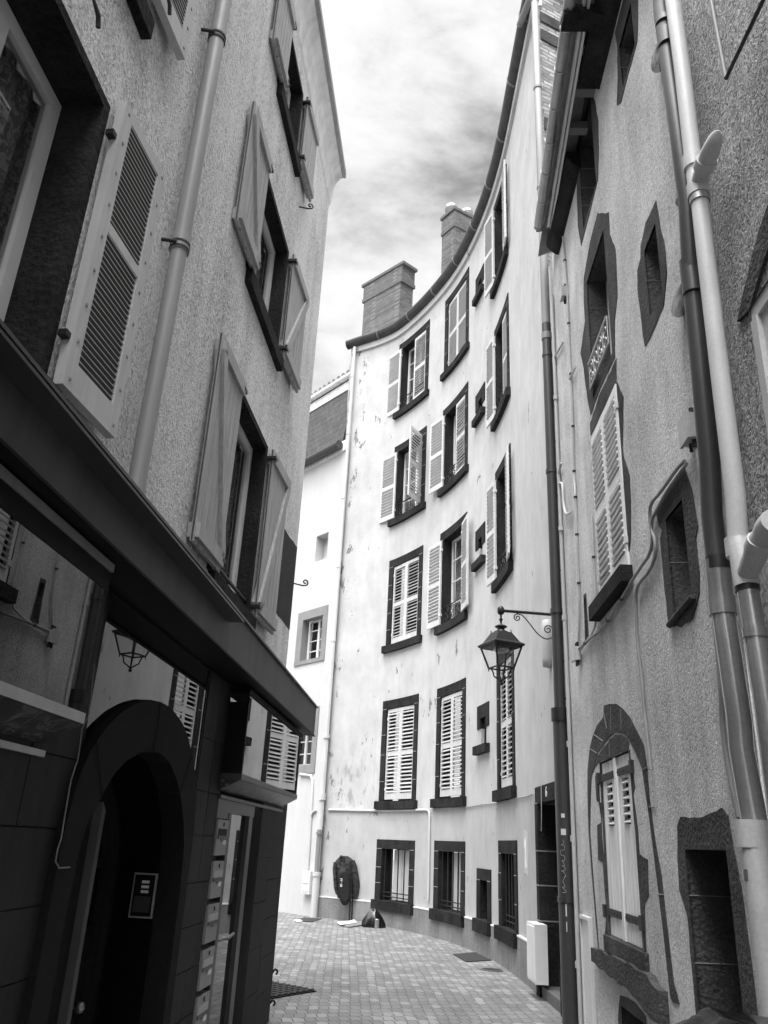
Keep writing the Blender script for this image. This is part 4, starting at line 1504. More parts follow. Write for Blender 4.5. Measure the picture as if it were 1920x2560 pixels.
for hu, sd_ in ((7.715, -1), (6.605, 1)):
    X = leaf(RS, hu, -.03, 0, sd_)
    wl = .552
    b = MB()
    for i in range(6):
        x0 = i * wl / 6 + .005
        x1 = (i + 1) * wl / 6 - .005
        if i in (2, 3):
            b.box(x0, x1, -.014, .014, .985, 1.84, 0, X)
            b.box(x0, x1, -.014, .014, 2.20, 2.375, 0, X)
        else:
            b.box(x0, x1, -.014, .014, .985, 2.375, 0, X)
    b.box(.002, wl - .002, -.012, -.004, .99, 1.84, 1, X)
    for k_ in range(6):
        R_ = Matrix.Translation((0, 0, 1.87 + k_ * .06)) @ Matrix.Rotation(-.6, 4, 'X')
        b.box(wl * 2 / 6, wl * 4 / 6, -.022, .03, -.006, .006, 0, X @ R_)
    b.box(wl - .03, wl + (.02 if sd_ > 0 else -.005), .014, .032, .985, 2.375, 0, X)
    o = b.build('shutter', [m_pshut, m_iron2], og)
    for zz in (1.16, 2.25):
        h = MB()
        h.box(-.05, wl * .86, .018, .03, zz - .028, zz + .028, 0, X)
        h.box(-.09, -.02, -.02, .055, zz - .05, zz + .05, 0, X)
        for j in range(5):
            h.box(.05 + j * .1, .065 + j * .1, .03, .036, zz - .008, zz + .008, 0, X)
        h.build('strap_hinge', m_iron2, o)
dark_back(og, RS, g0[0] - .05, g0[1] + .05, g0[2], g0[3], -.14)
# street door of the right house
oh = r_opening('h', 'door_surround', [(5.53, 1.80), (5.45, 1.85), (5.1, 1.835), (4.70, 1.875), (4.62, 1.83), (4.60, 1.70), (4.55, 1.5), (4.52, 1.0), (4.50, .5), (4.48, 0), (4.70, 0), (4.70, .001), (5.415, .001), (5.415, 0), (5.50, 0), (5.47, .5), (5.46, 1.0), (5.47, 1.25), (5.55, 1.38), (5.57, 1.6)][:9] + [(4.46, -.05), (5.52, -.05)] + [(5.49, .5), (5.48, 1.0), (5.48, 1.28), (5.60, 1.42), (5.58, 1.62)], .5)
MB().sbox(RS, 4.70, 5.415, 0, 1.66, -.5, -.45).build('door', m_door, oh)
be = MB()
P = []
for z in (1.02, 1.075):
    P += [RS.at(5.412, z, -.33), RS.at(5.412, z, -.27), RS.at(5.40, z, -.27), RS.at(5.40, z, -.33)]
be.hexa(P)
be.build('door_bell', m_frame, oh)
oi = r_opening('i', 'cellar_opening', [(7.48, 0), (7.52, .4), (7.40, .58), (7.0, .60), (6.66, .56), (6.58, .3), (6.58, -.05), (7.46, -.05)], .3)
# eaves: stone cornice lengths, boarded soffit, fascia and zinc gutter
b = MB()
ga = [RS.at(8.22, 9.07, .31), RS.at(5.56, 9.06, .43), RS.at(3.6, 9.05, .52)]
b.add([RS.at(8.5, 9.28, -.05), RS.at(3.6, 9.28, -.05), RS.at(3.6, 9.20, .52), RS.at(8.5, 9.22, .30)], [(0, 1, 2, 3)])
b.build('soffit', m_soffit, rb)
for i in range(9):
    u = 8.25 - i * .5
    f_ = (8.25 - u) / 2.7
    nn = .2 + .1 * f_
    MB().sbox(RS, u - .05, u + .05, 9.10, 9.21, -.02, nn).build('rafter', m_grey, rb)
b = MB()
for d_ in (0, .035):
    b.hexa([RS.at(8.25, 9.08 - d_, .17 - d_), RS.at(3.6, 9.06 - d_, .36 - d_), RS.at(3.6, 9.06 - d_, .385 - d_), RS.at(8.25, 9.08 - d_, .195 - d_),
            RS.at(8.25, 9.2, .17 - d_), RS.at(3.6, 9.2, .36 - d_), RS.at(3.6, 9.2, .385 - d_), RS.at(8.25, 9.2, .195 - d_)])
b.build('fascia', m_frame, rb)
b = MB()
b.tube(ga, .062, 16)
b.build('gutter', m_spipe, rb)
for i in range(11):
    f_ = i / 10
    pt = ga[0].lerp(ga[1], f_ / .58) if f_ < .58 else ga[1].lerp(ga[2], (f_ - .58) / .42)
    dv = (ga[2] - ga[0]).normalized()
    MB().tube([pt - dv * .008, pt + dv * .008], .068, 16).build('gutter_joint', m_zinc, rb)
b = MB()
for (a, c, n1) in ((7.06, 8.56, .16), (3.8, 6.05, .21)):
    pr = [(0, 8.90), (.05, 8.91), (n1 * .6, 8.95), (n1, 9.04), (n1, 9.12), (0, 9.15)]
    v = []
    for u in (a, c):
        v += [RS.at(u, z + (.0 if a > 7 else .02), n) for n, z in pr]
    L = 6
    b.add(v, [(j, (j + 1) % L, L + (j + 1) % L, L + j) for j in range(L)] + [tuple(range(L)), tuple(range(L, 2 * L))])
b.sbox(RS, 5.26, 5.44, 8.96, 9.10, 0, .50)
b.build('stone_cornice', m_stone, rb)
b = MB()
b.add([RS.at(8.9, 9.15, .22), RS.at(3.6, 9.15, .45), RS.at(3.6, 10.9, -3.6), RS.at(8.9, 10.9, -3.6)], [(0, 1, 2, 3)])
b.build('roof', m_tile, rb)

# neighbouring house nearest the camera on the right
nb_ = thing('neighbour_house', RS.at(0, 0, -2), 'darker coarse rendered house at the right edge beside pale soil pipe', 'building')
ah_ = (2.55, 3.60, 3.30, 4.36)
grid_wall(RS, -7, U2, 0, 13, [ah_], 6, -.05).build('wall', m_nstucco, nb_)
b = MB()
arcp = [(3.60 - 1.05 * i / 10, 4.36 + .20 * math.sin(PI * i / 10)) for i in range(11)]
arco = [(3.76 - 1.37 * i / 10, 4.40 + .36 * math.sin(PI * i / 10)) for i in range(11)]
b.sprism(RS, arco + arcp[::-1], -.06, -.03)
v = [RS.at(*p_, -.03) for p_ in rect(*ah_)] + [RS.at(*p_, -.2) for p_ in rect(*ah_)]
b.add(v, [(i, (i + 1) % 4, 4 + (i + 1) % 4, 4 + i) for i in range(4)])
wn = b.build('window', m_rstone, nb_)
b = MB()
b.sbox(RS, 2.55, 3.60, 4.28, 4.36, -.14, -.04)
b.sbox(RS, 3.53, 3.60, 3.30, 4.28, -.14, -.03)
b.sbox(RS, 2.55, 3.53, 3.80, 3.90, -.14, -.04)
b.sbox(RS, 2.55, 3.53, 3.30, 3.38, -.14, -.04)
b.sbox(RS, 3.45, 3.53, 3.38, 3.80, -.13, -.06)
b.sbox(RS, 3.45, 3.53, 3.90, 4.28, -.13, -.06)
b.sbox(RS, 3.0, 3.06, 3.38, 3.80, -.13, -.06)
b.sbox(RS, 3.0, 3.06, 3.90, 4.28, -.13, -.06)
b.build('frame', m_cast, wn)
MB().sbox(RS, 2.55, 3.5, 3.34, 4.3, -.11, -.10).build('pane', m_wglass, wn)
dark_back(wn, RS, 2.5, 3.65, 3.2, 4.4, -.5)
b = MB()
b.tube(tubes(RS, 'I', [(1318, -20), (1410, 462)], .03), .012, 8)
b.build('iron_upright', m_grey, nb_)
b = MB()
b.tube(tubes(RS, 'I', [(1410, 465), (1640, -20)], .03), .012, 8)
b.build('iron_bracket', m_iron, nb_)

# =================================================================== pipes
def pipe(name, label, cat, segs, collars, S, n, group=None):
    base = S.at(*segs[-1][0][-1], n)
    t = thing(name, base, label, cat, group)
    for pts, r, mt in segs:
        MB().tube([S.at(u, z, n) for u, z in pts], r, 16).build('pipe', mt, t)
    for (u, z), r, h, mt in collars:
        MB().tube([S.at(u, z - h / 2, n), S.at(u, z + h / 2, n)], r, 16).build('collar', mt, t)
    return t


# rain pipe at the left edge of the white house
zz = [15.3, 13, 11, 9, 7, 5.0, 4.05]
t = pipe('rain_pipe', 'slim white rain pipe down the far corner of the curved white house', 'pipe',
         [([(.17, 15.32), (.17, 11), (.16, 7), (.15, 4.0)], .05, m_wpipe), ([(.15, 4.0), (.15, 1.86)], .06, m_wpipe), ([(.15, 1.86), (.15, .93)], .065, m_grey), ([(.15, .93), (.15, 0)], .085, m_fwhite)],
         [((.16, z), .062, .05, m_wpipe) for z in (14.3, 12.4, 10.4, 8.4, 6.4)] + [((.15, 4.0), .085, .09, m_wpipe), ((.15, 2.6), .09, .16, m_wpipe), ((.15, 1.78), .085, .05, m_grey), ((.15, .90), .10, .09, m_wpipe)], WS, .11)
# rain pipe at the right end of the white house: white above, dark below
_a = RS.at(9.12, 0, .097)
PR = Surf([(_a.x - .02, _a.y - .44), (_a.x + .02, _a.y + .76)], -1)
pu_ = .44
t = thing('rain_pipe', PR.at(pu_, 0, 0), 'tall rain pipe by the street lamp, white above and dark below', 'pipe')
MB().tube([WS.at(11.75, 15.35, .2), PR.at(pu_, 14.9), PR.at(pu_, 11.0), PR.at(pu_, 8.2)], .058, 16).build('pipe', m_grey, t)
MB().tube([PR.at(pu_, 8.2), PR.at(pu_, 5), PR.at(pu_, 3.05)], .062, 16).build('pipe', m_dpipe, t)
low = MB()
low.tube([PR.at(pu_, 3.05), PR.at(pu_, 2.0), PR.at(pu_, 0)], .085, 18)
lo_ = low.build('pipe', m_dpipe, t)
for z, r, h, mt in ((14.6, .068, .05, m_grey), (12.6, .068, .05, m_grey), (10.6, .068, .05, m_grey), (8.0, .07, .10, m_grey), (7.7, .07, .04, m_dpipe), (6.0, .072, .05, m_dpipe), (4.2, .074, .06, m_dpipe),
                    (3.02, .10, .14, m_iron), (1.17, .095, .05, m_dpipe)):
    MB().tube([PR.at(pu_, z - h / 2), PR.at(pu_, z + h / 2)], r, 16).build('collar', mt, t)
# sticker and scribbles on its lower length
stk = MB()
for z, w_, h in ((1.78, .05, .06), (1.95, .035, .04), (1.02, .012, .11), (.88, .008, .09)):
    a = -1.9
    c = PR.at(pu_, z)
    P = []
    for dz in (0, h):
        for k_ in range(4):
            aa = a + (k_ - 1.5) * w_ * 4
            P.append(c + Vector((math.cos(aa) * .0875, math.sin(aa) * .0875, dz)))
    stk.add(P, [(i, i + 1, i + 5, i + 4) for i in range(3)])
stk.build('sticker', m_beige, lo_)
scb = MB()
pts = []
for i in range(90):
    f_ = i / 89
    aa = -2.05 + .28 * math.sin(f_ * 47 + 2 * math.sin(f_ * 13)) * (.4 + .6 * abs(math.sin(f_ * 7.3)))
    pts.append(PR.at(pu_, 1.72 - f_ * .48 + .011 * math.cos(f_ * 61)) + Vector((math.cos(aa) * .088, math.sin(aa) * .088, 0)))
scb.tube(pts, .0018, 4)
scb.build('scribble', m_lcable, lo_)
# slim conduit beside it
b = MB()
b.tube([RS.at(9.02, 8.6, .03), RS.at(9.03, 5.0, .03), RS.at(9.00, 3.2, .03), RS.at(9.00, .1, .03)], .022, 8)
for z in (7, 5.2, 4.1, 2.7, 1.75, .6):
    b.tube([RS.at(9.02, z - .03, .03), RS.at(9.02, z + .03, .03)], .032, 8)
b.build('conduit', m_lcable, label='slim pale conduit running beside the dark rain pipe', cat='conduit')
# big dark pipe between the right houses
n_ = .10
pts = pxs(RS, 'I', [(1025, -40), (1030, 60), (1100, 560), (1185, 1200)], n_) + pxs(RS, 'J', [(1150, 260)], n_)
pt2 = pxs(RS, 'J', [(1150, 260), (1210, 850), (1270, 1500)], n_) + pxs(RS, 'K', [(1285, 350), (1320, 645)], n_)
pt3 = pxs(RS, 'K', [(1320, 645), (1345, 900)], n_)
pt4 = pxs(RS, 'K', [(1345, 900), (1420, 1400), (1465, 1713)], n_) + pxs(RS, 'M', [(1480, 300), (1575, 830)], n_)
pt5 = pxs(RS, 'M', [(1575, 830), (1640, 1300)], n_)
pt5.append((pt5[-1][0], .0))
ut = [p_[0] for p_ in pts]
t = pipe('downpipe', 'large dark downpipe between right houses with shiny zinc lower half', 'pipe',
         [(pts, .058, m_dpipe), (pt2, .058, m_dpipe), (pt3, .066, m_spipe), (pt4, .060, m_spipe), (pt5, .075, m_cast)], [], RS, n_)
for k_, x, y, r, h, mt in (('I', 1045, 130, .063, .05, m_dpipe), ('I', 1060, 230, .064, .14, m_dpipe), ('I', 1170, 1170, .064, .05, m_zinc), ('J', 1150, 250, .064, .25, m_dpipe), ('K', 1325, 665, .063, .07, m_iron),
                           ('K', 1352, 950, .072, .10, m_spipe), ('M', 1575, 870, .088, .12, m_cast), ('M', 1610, 1150, .08, .05, m_spipe)):
    u, z = RS.px(k_, x, y, n_)
    MB().tube([RS.at(u, z - h / 2, n_), RS.at(u, z + h / 2, n_)], r, 16).build('collar', mt, t)
for k_, seq in (('I', ((1052, 225), (1032, 285), (1012, 345), (1004, 392))), ('J', ((1125, 285), (1098, 345), (1076, 410), (1062, 472)))):
    b = MB()
    ns_ = (.10, .10, .08, .03)
    b.tube([RS.at(*RS.px(k_, x, y, m_), m_) for (x, y), m_ in zip(seq, ns_)], [.045, .048, .048, .048], 14)
    b.build('branch', m_spipe, t)
# pale soil pipe with its Y branches
n_ = .10
pa = pxs(RS, 'I', [(1090, -40), (1150, 400), (1215, 950)], n_)
pb = pxs(RS, 'I', [(1215, 950), (1235, 1100), (1250, 1150), (1290, 1500)], n_) + pxs(RS, 'J', [(1340, 900), (1440, 1700)], n_) + pxs(RS, 'K', [(1460, 520)], n_)
pc = pxs(RS, 'K', [(1460, 520), (1490, 640), (1520, 820)], n_)
pd = pxs(RS, 'K', [(1520, 820), (1580, 1200), (1650, 1650)], n_)
pd.append((pd[-1][0] - .02, 0))
t = pipe('soil_pipe', 'cream coloured soil pipe with two Y branches at the right edge', 'pipe', [(pa, .050, m_wpipe), (pb, .050, m_wpipe), (pc, .060, m_cast), (pd, .052, m_spipe)], [], RS, n_)
for k_, x, y, r, h, mt in (('I', 1217, 965, .062, .10, m_cast), ('I', 1245, 1130, .064, .09, m_cast), ('I', 1255, 1185, .058, .04, m_zinc), ('K', 1462, 560, .064, .10, m_cast), ('K', 1520, 835, .058, .03, m_iron), ('K', 1570, 1130, .058, .05, m_spipe)):
    u, z = RS.px(k_, x, y, n_)
    MB().tube([RS.at(u, z - h / 2, n_), RS.at(u, z + h / 2, n_)], r, 16).build('collar', mt, t)
for k_, seq, rr in (('I', [(1240, 1130), (1260, 1045), (1288, 970), (1315, 905), (1338, 848), (1352, 800), (1358, 772)], [.048, .048, .05, .054, .047, .034, .012]), ('K', [(1510, 760), (1570, 620), (1600, 540), (1625, 480), (1659, 430), (1700, 380)], [.05, .055, .062, .05, .06, .06])):
    b = MB()
    b.tube(tubes(RS, k_, seq, n_), rr, 16)
    br = b.build('branch', m_cast, t)
    b = MB()
    q0 = tubes(RS, k_, [seq[2], seq[1]], n_)
    dv = (q0[0] - q0[1]).normalized()
    b.tube([q0[0] - dv * .03, q0[0] + dv * .03], .064, 16)
    b.build('collar', m_cast, br)

# =================================================================== cables and junction boxes on the right house
def cable(k_list, r, n, mt, label, clips=0):
    pts = []
    for k_, pp_ in k_list:
        pts += tubes(RS, k_, pp_, n)
    b = MB()
    # soften the corners
    sm = [pts[0]]
    for a, c in zip(pts, pts[1:]):
        sm += [a.lerp(c, .25), a.lerp(c, .75)]
    sm.append(pts[-1])
    b.tube(sm, r, 7)
    acc = 0
    for a, c in zip(pts, pts[1:]):
        k_ = int((c - a).length / .42)
        for i in range(k_):
            q_ = a.lerp(c, (i + .5) / k_)
            dv = (c - a).normalized() * .011
            b.tube([q_ - dv, q_ + dv], r * 1.5, 7, 1)
    o = b.build('cable', [mt, m_iron2], label=label, cat='cable', group='cables fixed to the right house')
    return o


cable([('J', [(288, -20), (312, 300)]), ('J', [(320, 420), (330, 700), (350, 1100), (365, 1700)]), ('K', [(365, 100), (385, 600), (400, 1000), (390, 1215)])], .013, .02, m_lcable, 'long pale cable dropping from the cornice to the lower junction box')
cable([('J', [(330, 930), (350, 900), (372, 850)])], .012, .03, m_lcable, 'short stub of cable bent off the long pale cable')
cable([('J', [(285, 690), (250, 750), (222, 800), (218, 1000), (235, 1470), (240, 1600)]), ('K', [(243, 100), (262, 560), (290, 1200), (310, 1700)])], .014, .025, m_lcable, 'pale conduit with a pointed bent top beside the dark rain pipe')
cable([('J', [(275, 1490), (262, 1550), (240, 1640)])], .016, .03, m_lcable, 'thick short pale spur joining the bent-top conduit')
cable([('K', [(240, 170), (262, 125), (285, 130), (288, 230), (296, 300), (310, 340), (345, 320)])], .016, .03, m_wpipe, 'white hooked conduit elbow below the spur')
cable([('K', [(1100, -20), (1050, 30), (940, 190), (872, 265), (866, 360), (885, 480), (875, 600), (800, 700), (720, 830), (640, 965), (540, 1115), (480, 1155), (395, 1235)])], .013, .03, m_cable, 'dark cable looping past the small window down to the lower box')
cable([('K', [(1115, 0), (1060, 70), (970, 200), (915, 310), (880, 370), (880, 450), (900, 490), (912, 600), (870, 715), (800, 790), (775, 850), (775, 970), (785, 1200), (815, 1450), (835, 1700)]), ('M', [(840, 120), (862, 320), (876, 440)])], .013, .03, m_cable, 'dark cable dropping past the small window to the arch top')
cable([('K', [(475, 320), (485, 450), (500, 800), (510, 1000), (502, 1110), (400, 1250)])], .012, .02, m_lcable, 'thin pale cable hugging the left edge of the louvred shutters')
cable([('J', [(1165, 1360), (1205, 1500), (1215, 1713)]), ('K', [(1215, 150), (1250, 480), (1290, 850), (1320, 1200), (1350, 1560)]), ('M', [(1350, 100), (1380, 350), (1430, 600), (1470, 760)])], .016, .03, m_cable, 'cable running down along the left side of the big dark pipe')
for i, (k_, p0, p1, lab) in enumerate((('J', (1075, 1175), (1190, 1370), 'large grey junction box beside the big dark pipe'), ('J', (270, 325), (318, 395), 'small pale junction box high on the right house'),
                                       ('K', (340, 1235), (408, 1310), 'lower junction box where the looping cables end'))):
    a, c = RS.px(k_, *p0, .05), RS.px(k_, *p1, .05)
    u0, u1 = sorted((a[0], c[0]))
    um, zm = (u0 + u1) / 2, (a[1] + c[1]) / 2
    h, wd = (.17, .15) if i == 0 else (.14, .12)
    t = thing('junction_box', RS.at(um, zm - h / 2, .02), lab, 'junction box', 'junction boxes on the right house')
    MB().sbox(RS, um - wd / 2, um + wd / 2, zm - h / 2, zm + h / 2, 0, .07).build('body', m_cast, t)
    MB().sbox(RS, um - wd / 2 - .008, um + wd / 2 + .008, zm - h / 2 - .008, zm + h / 2 + .008, .07, .09).build('lid', m_cast, t)
    b = MB()
    for j in (-1, 1):
        b.tube([RS.at(um + j * .03, zm + h / 2, .035), RS.at(um + j * .03, zm + h / 2 + .05, .035)], .016, 8)
        b.tube([RS.at(um + j * .03, zm - h / 2, .035), RS.at(um + j * .03, zm - h / 2 - .05, .035)], .016, 8)
    b.build('cable_gland', m_iron, t)
# pale board at the foot of the right house
t = MB()
t.sbox(RS, 8.42, 8.76, .0, 1.02, 0, .025)
t.sbox(RS, 8.38, 8.42, .0, 1.03, 0, .04)
t.sbox(RS, 8.76, 8.80, .0, 1.03, 0, .04)
t.sbox(RS, 8.38, 8.80, 1.03, 1.06, 0, .045)
t.build('meter_hatch', m_beige, label='narrow pale hatch at the foot of the right house', cat='hatch')
# conduit along the white house
b = MB()
b.tube([WS.at(u, 2.31, .025) for u in [.3 + i * .25 for i in range(15)]] + [WS.at(3.92, 2.30, .025), WS.at(3.98, 2.26, .025), WS.at(4.0, 2.1, .025), WS.at(4.02, 1.3, .025), WS.at(4.02, .62, .025)], .024, 8)
b.build('conduit', m_wpipe, label='white conduit along white facade turning down beside barred window', cat='conduit')
b = MB()
b.tube([WS.at(u, 2.325 + .01 * math.sin(u * 3), .015) for u in [4.05 + i * .3 for i in range(22)]], .008, 6)
b.build('cable', m_cable, label='thin wire along the white facade under the first floor sills', cat='cable')
b = MB()
b.tube([WS.at(11.05, 2.42, .03), WS.at(11.06, 2.2, .035), WS.at(11.04, 2.0, .035), WS.at(10.97, 1.85, .03)], .005, 6)
b.build('cable', m_wpipe, label='loose white wire dangling over the dark street door', cat='cable')
# bell cup behind the lamp bracket
b = MB()
for i in range(1):
    b.lathe((0, 0, 0), [(0, 0), (.07, .02), (.08, .12), (.08, .5), (.06, .62), (0, .64)], 14)
    b.v = [WS.at(11.70, 3.75, .03) + p_ for p_ in b.v]
b.build('rounded_cover', m_lcable, label='pale rounded cover on white wall behind the lamp bracket', cat='cover')
# utility box beside the door
t = thing('utility_box', WS.at(10.0, .2, .1), 'tall white electric meter box beside the dark street door', 'box')
ub0, ub1 = WS.px('E', 1367, 1140, .15)[0], WS.px('E', 1411, 1140, .15)[0]
MB().sbox(WS, ub0, ub1, .17, .80, 0, .15).build('body', m_util, t)
MB().sbox(WS, ub0 + .03, ub1 - .03, .20, .77, .15, .16).build('door', m_util, t)
# overpainted patch with a small paper figure
t = MB()
t.sprism(WS, jag([(9.55, 1.32), (9.85, 1.30), (9.88, 1.85), (9.6, 1.88)], .02), -.001, .003)
# pasted on the curve: follow its frame
t.v = [p_ for p_ in t.v]
t.build('paint_patch', m_repaint, label='grey overpainted patch on the white wall left of the door', cat='patch')
b = MB()
for poly in ([(9.68, 1.52), (9.74, 1.52), (9.76, 1.7), (9.69, 1.7)], [(9.70, 1.7), (9.75, 1.7), (9.75, 1.76), (9.70, 1.76)], [(9.66, 1.4), (9.70, 1.4), (9.71, 1.52), (9.68, 1.52)], [(9.73, 1.4), (9.77, 1.4), (9.74, 1.52), (9.71, 1.52)],
             [(9.63, 1.66), (9.69, 1.64), (9.69, 1.67), (9.64, 1.78)], [(9.76, 1.64), (9.81, 1.78), (9.79, 1.79), (9.75, 1.67)]):
    b.sprism(WS, poly, .003, .006)
b.build('paper_figure', m_paper, label='small white paper figure pasted on the grey patch', cat='sticker')

# =================================================================== street lamp
LX, LY = 1.53, 9.86
lt = thing('street_lamp', WS.at(11.95, 4.0, 0), 'black wrought iron wall lantern with glass sides on a scrolled bracket', 'street lamp')
b = MB()
b.tube([(2.2, 9.93, 4.39), (LX, LY, 4.39)], .020, 10)
b.lathe((LX, LY, 4.39), [(0, .055), (.03, .05), (.045, .02), (.045, -.03), (.03, -.05), (.015, -.055)], 14)
br = b.build('bracket_arm', m_iron, lt)
b = MB()


def spir(cx_, cz_, r, turns, a0, sg, n_=34):
    return [Vector((cx_ + r * (1 - .82 * i / n_) * math.cos(a0 + sg * 2 * PI * turns * i / n_), LY + (cx_ - LX) * .104, cz_ + r * (1 - .82 * i / n_) * math.sin(a0 + sg * 2 * PI * turns * i / n_))) for i in range(n_ + 1)]


def bp_(x, y):
    q_ = at_y('V', x, y, 9.89)
    return Vector((q_.x, LY + (q_.x - LX) * .104, q_.z))


c1_, c2_ = bp_(722, 412), bp_(1222, 590)
sp1 = spir(c1_.x, c1_.z, .05, 1.5, PI / 2 - .5, 1)
sp2 = spir(c2_.x, c2_.z, .062, 1.6, -.6, 1)
path = sp1[::-1] + [bp_(x, y) for x, y in ((800, 370), (860, 430), (935, 520), (1010, 615), (1080, 685), (1150, 730), (1215, 742), (1280, 720), (1305, 670))] + sp2
b.tube(path, .0078, 6)
b.build('bracket_scroll', m_iron, lt)
TOPZ = 4.39
b = MB()
b.lathe((LX, LY, 0), [(.012, TOPZ - .05), (.014, TOPZ - .1), (.026, TOPZ - .115), (.014, TOPZ - .135), (.014, TOPZ - .18), (.05, TOPZ - .19), (.078, TOPZ - .205), (.07, TOPZ - .22), (.042, TOPZ - .225), (.045, TOPZ - .25), (.09, TOPZ - .275), (.09, TOPZ - .285)], 18)
b.build('finial', m_iron, lt)
ang = math.radians(22)


def sq(r, z):
    return [Vector((LX + r * math.sqrt(2) * math.cos(ang + PI / 4 + i * PI / 2), LY + r * math.sqrt(2) * math.sin(ang + PI / 4 + i * PI / 2), z)) for i in range(4)]


zt0, zt1, zl0 = TOPZ - .285, TOPZ - .42, TOPZ - .725
b = MB()
rings = [sq(.095, zt0), sq(.165, zt1 + .015), sq(.215, zt1 - .02), sq(.205, zt1 - .045), sq(.185, zt1 - .05)]
v = [p_ for r_ in rings for p_ in r_]
f = []
for i in range(len(rings) - 1):
    for j in range(4):
        f.append((i * 4 + j, i * 4 + (j + 1) % 4, i * 4 + 4 + (j + 1) % 4, i * 4 + 4 + j))
b.add(v, f + [(0, 1, 2, 3)])
for p_ in sq(.09, zt0):
    b.tube([p_, p_ + Vector((0, 0, .03))], .006, 6)
b.build('roof', m_iron, lt)
b = MB()
A, B = sq(.182, zt1 - .05), sq(.112, zl0)
for i in range(4):
    b.tube([A[i], B[i]], .0125, 6)
    b.tube([B[i], B[(i + 1) % 4]], .011, 6)
    b.tube([A[i], A[(i + 1) % 4]], .012, 6)
    c_ = Vector((LX, LY, zl0 - .165))
    b.tube([B[i], B[i] + Vector((0, 0, -.035))], .008, 6)
    b.tube([B[i], B[i].lerp(Vector((LX, LY, zl0)), .22) + Vector((0, 0, -.01)), B[i].lerp(Vector((LX, LY, zl0)), .35) + Vector((0, 0, -.05)), B[i].lerp(Vector((LX, LY, zl0)), .42) + Vector((0, 0, -.10)), c_.lerp(B[i], .25) + Vector((0, 0, -.01)), c_], .009, 6)
b.lathe((LX, LY, zl0 - .19), [(0, -.025), (.018, -.018), (.024, 0), (.018, .018), (0, .03)], 12)
b.build('lantern_frame', m_iron, lt)
b = MB()
for i in range(4):
    b.add([A[i], A[(i + 1) % 4], B[(i + 1) % 4], B[i]], [(0, 1, 2, 3)])
b.build('glass', m_lglass, lt)
b = MB()
b.lathe((LX, LY, zt1 - .06), [(.0, 0), (.10, 0), (.10, -.03), (.05, -.055), (0, -.06)], 16)
b.build('reflector', m_zinc, lt)

# =================================================================== things on the street
def slab(name, pts, h, mt, label, cat, z0=0.004):
    b = MB()
    k_ = len(pts)
    v = [Vector((p_.x, p_.y, z0)) for p_ in pts] + [Vector((p_.x, p_.y, z0 + h)) for p_ in pts]
    c_ = [tuple(range(k_, 2 * k_)), tuple(range(k_))[::-1]] + [(i, (i + 1) % k_, k_ + (i + 1) % k_, k_ + i) for i in range(k_)]
    b.add(v, c_)
    return b.build(name, mt, label=label, cat=cat)


P = [on_ground('E', x, y) for x, y in ((955, 1165), (1030, 1208), (1170, 1198), (1080, 1155))]
slab('access_cover', P, .008, m_cover, 'dark square steel cover on the pavers near plinth', 'cover')
mh = thing('manhole_cover', on_ground('E', 1171, 1252), 'small round manhole cover beside the square steel cover', 'cover')
c_ = on_ground('E', 1171, 1252)
MB().lathe(c_, [(.16, 0.0), (.16, .012), (.135, .012)], 28).build('rim', m_kerb, mh)
b = MB().lathe(c_, [(.135, .009), (0, .009)], 28)
b.build('lid', m_cover, mh)
P = [on_ground('E', x, y) for x, y in ((80, 982), (175, 985), (235, 968), (130, 962))]
slab('metal_plate', P, .01, m_cover, 'flat dark plate on the pavers below the far white wall', 'plate')
P = [on_ground('E', x, y) for x, y in ((75, 978), (95, 988), (125, 985), (110, 975))]
slab('paper', P, .004, m_paper, 'scrap of pale paper at the left end of the dark plate', 'paper', .015)
# iron grate at the shop corner
gt = thing('drain_grate', on_ground('E', 80, 1340), 'cast iron drain grate in the pavers beside the shop corner', 'grate')
q0, q1, q2, q3 = [on_ground('E', x, y) for x, y in ((-20, 1300), (205, 1368), (175, 1382), (-20, 1384))]
ga0, ga1 = Vector((-1.6, 11.55, 0)), Vector((-.50, 10.72, 0))
dx = (ga1 - ga0)
dy = Vector((-.55, -.75, 0))
b = MB()
b.hexa([ga0 + Vector((0, 0, .004)), ga1 + Vector((0, 0, .004)), ga1 + dy + Vector((0, 0, .004)), ga0 + dy + Vector((0, 0, .004)), ga0 + Vector((0, 0, .012)), ga1 + Vector((0, 0, .012)), ga1 + dy + Vector((0, 0, .012)), ga0 + dy + Vector((0, 0, .012))])
b.build('frame', m_dark, gt)
b = MB()
for i in range(15):
    a = ga0 + dx * (i + .5) / 15
    b.tube([a + Vector((0, 0, .018)), a + dy + Vector((0, 0, .018))], .016, 6)
for i in range(9):
    a = ga0 + dy * (i + .5) / 9
    b.tube([a + Vector((0, 0, .020)), a + dx + Vector((0, 0, .020))], .012, 6)
b.build('bars', m_grate, gt)
# hooks of an iron ring at the shop corner
for z, lab_ in ((.42, 'upper iron hook at the foot of the shop corner'), (.16, 'lower iron hook at the foot of the shop corner')):
    b = MB()
    c0 = SH.at(CE - .03, z, .0)
    b.tube([c0 + Vector((.0, 0, 0))] + [c0 + Vector((.028 + .02 * math.cos(a), 0, .02 * math.sin(a))) for a in [PI - i * .5 for i in range(10)]], .010, 6)
    b.build('iron_hook', m_iron, label=lab_, cat='hook')

# post, black oval bag and jacket against the white wall
YJ = 20.05


def jp(x, y, Y=YJ):
    return at_y('U', x, y, Y)


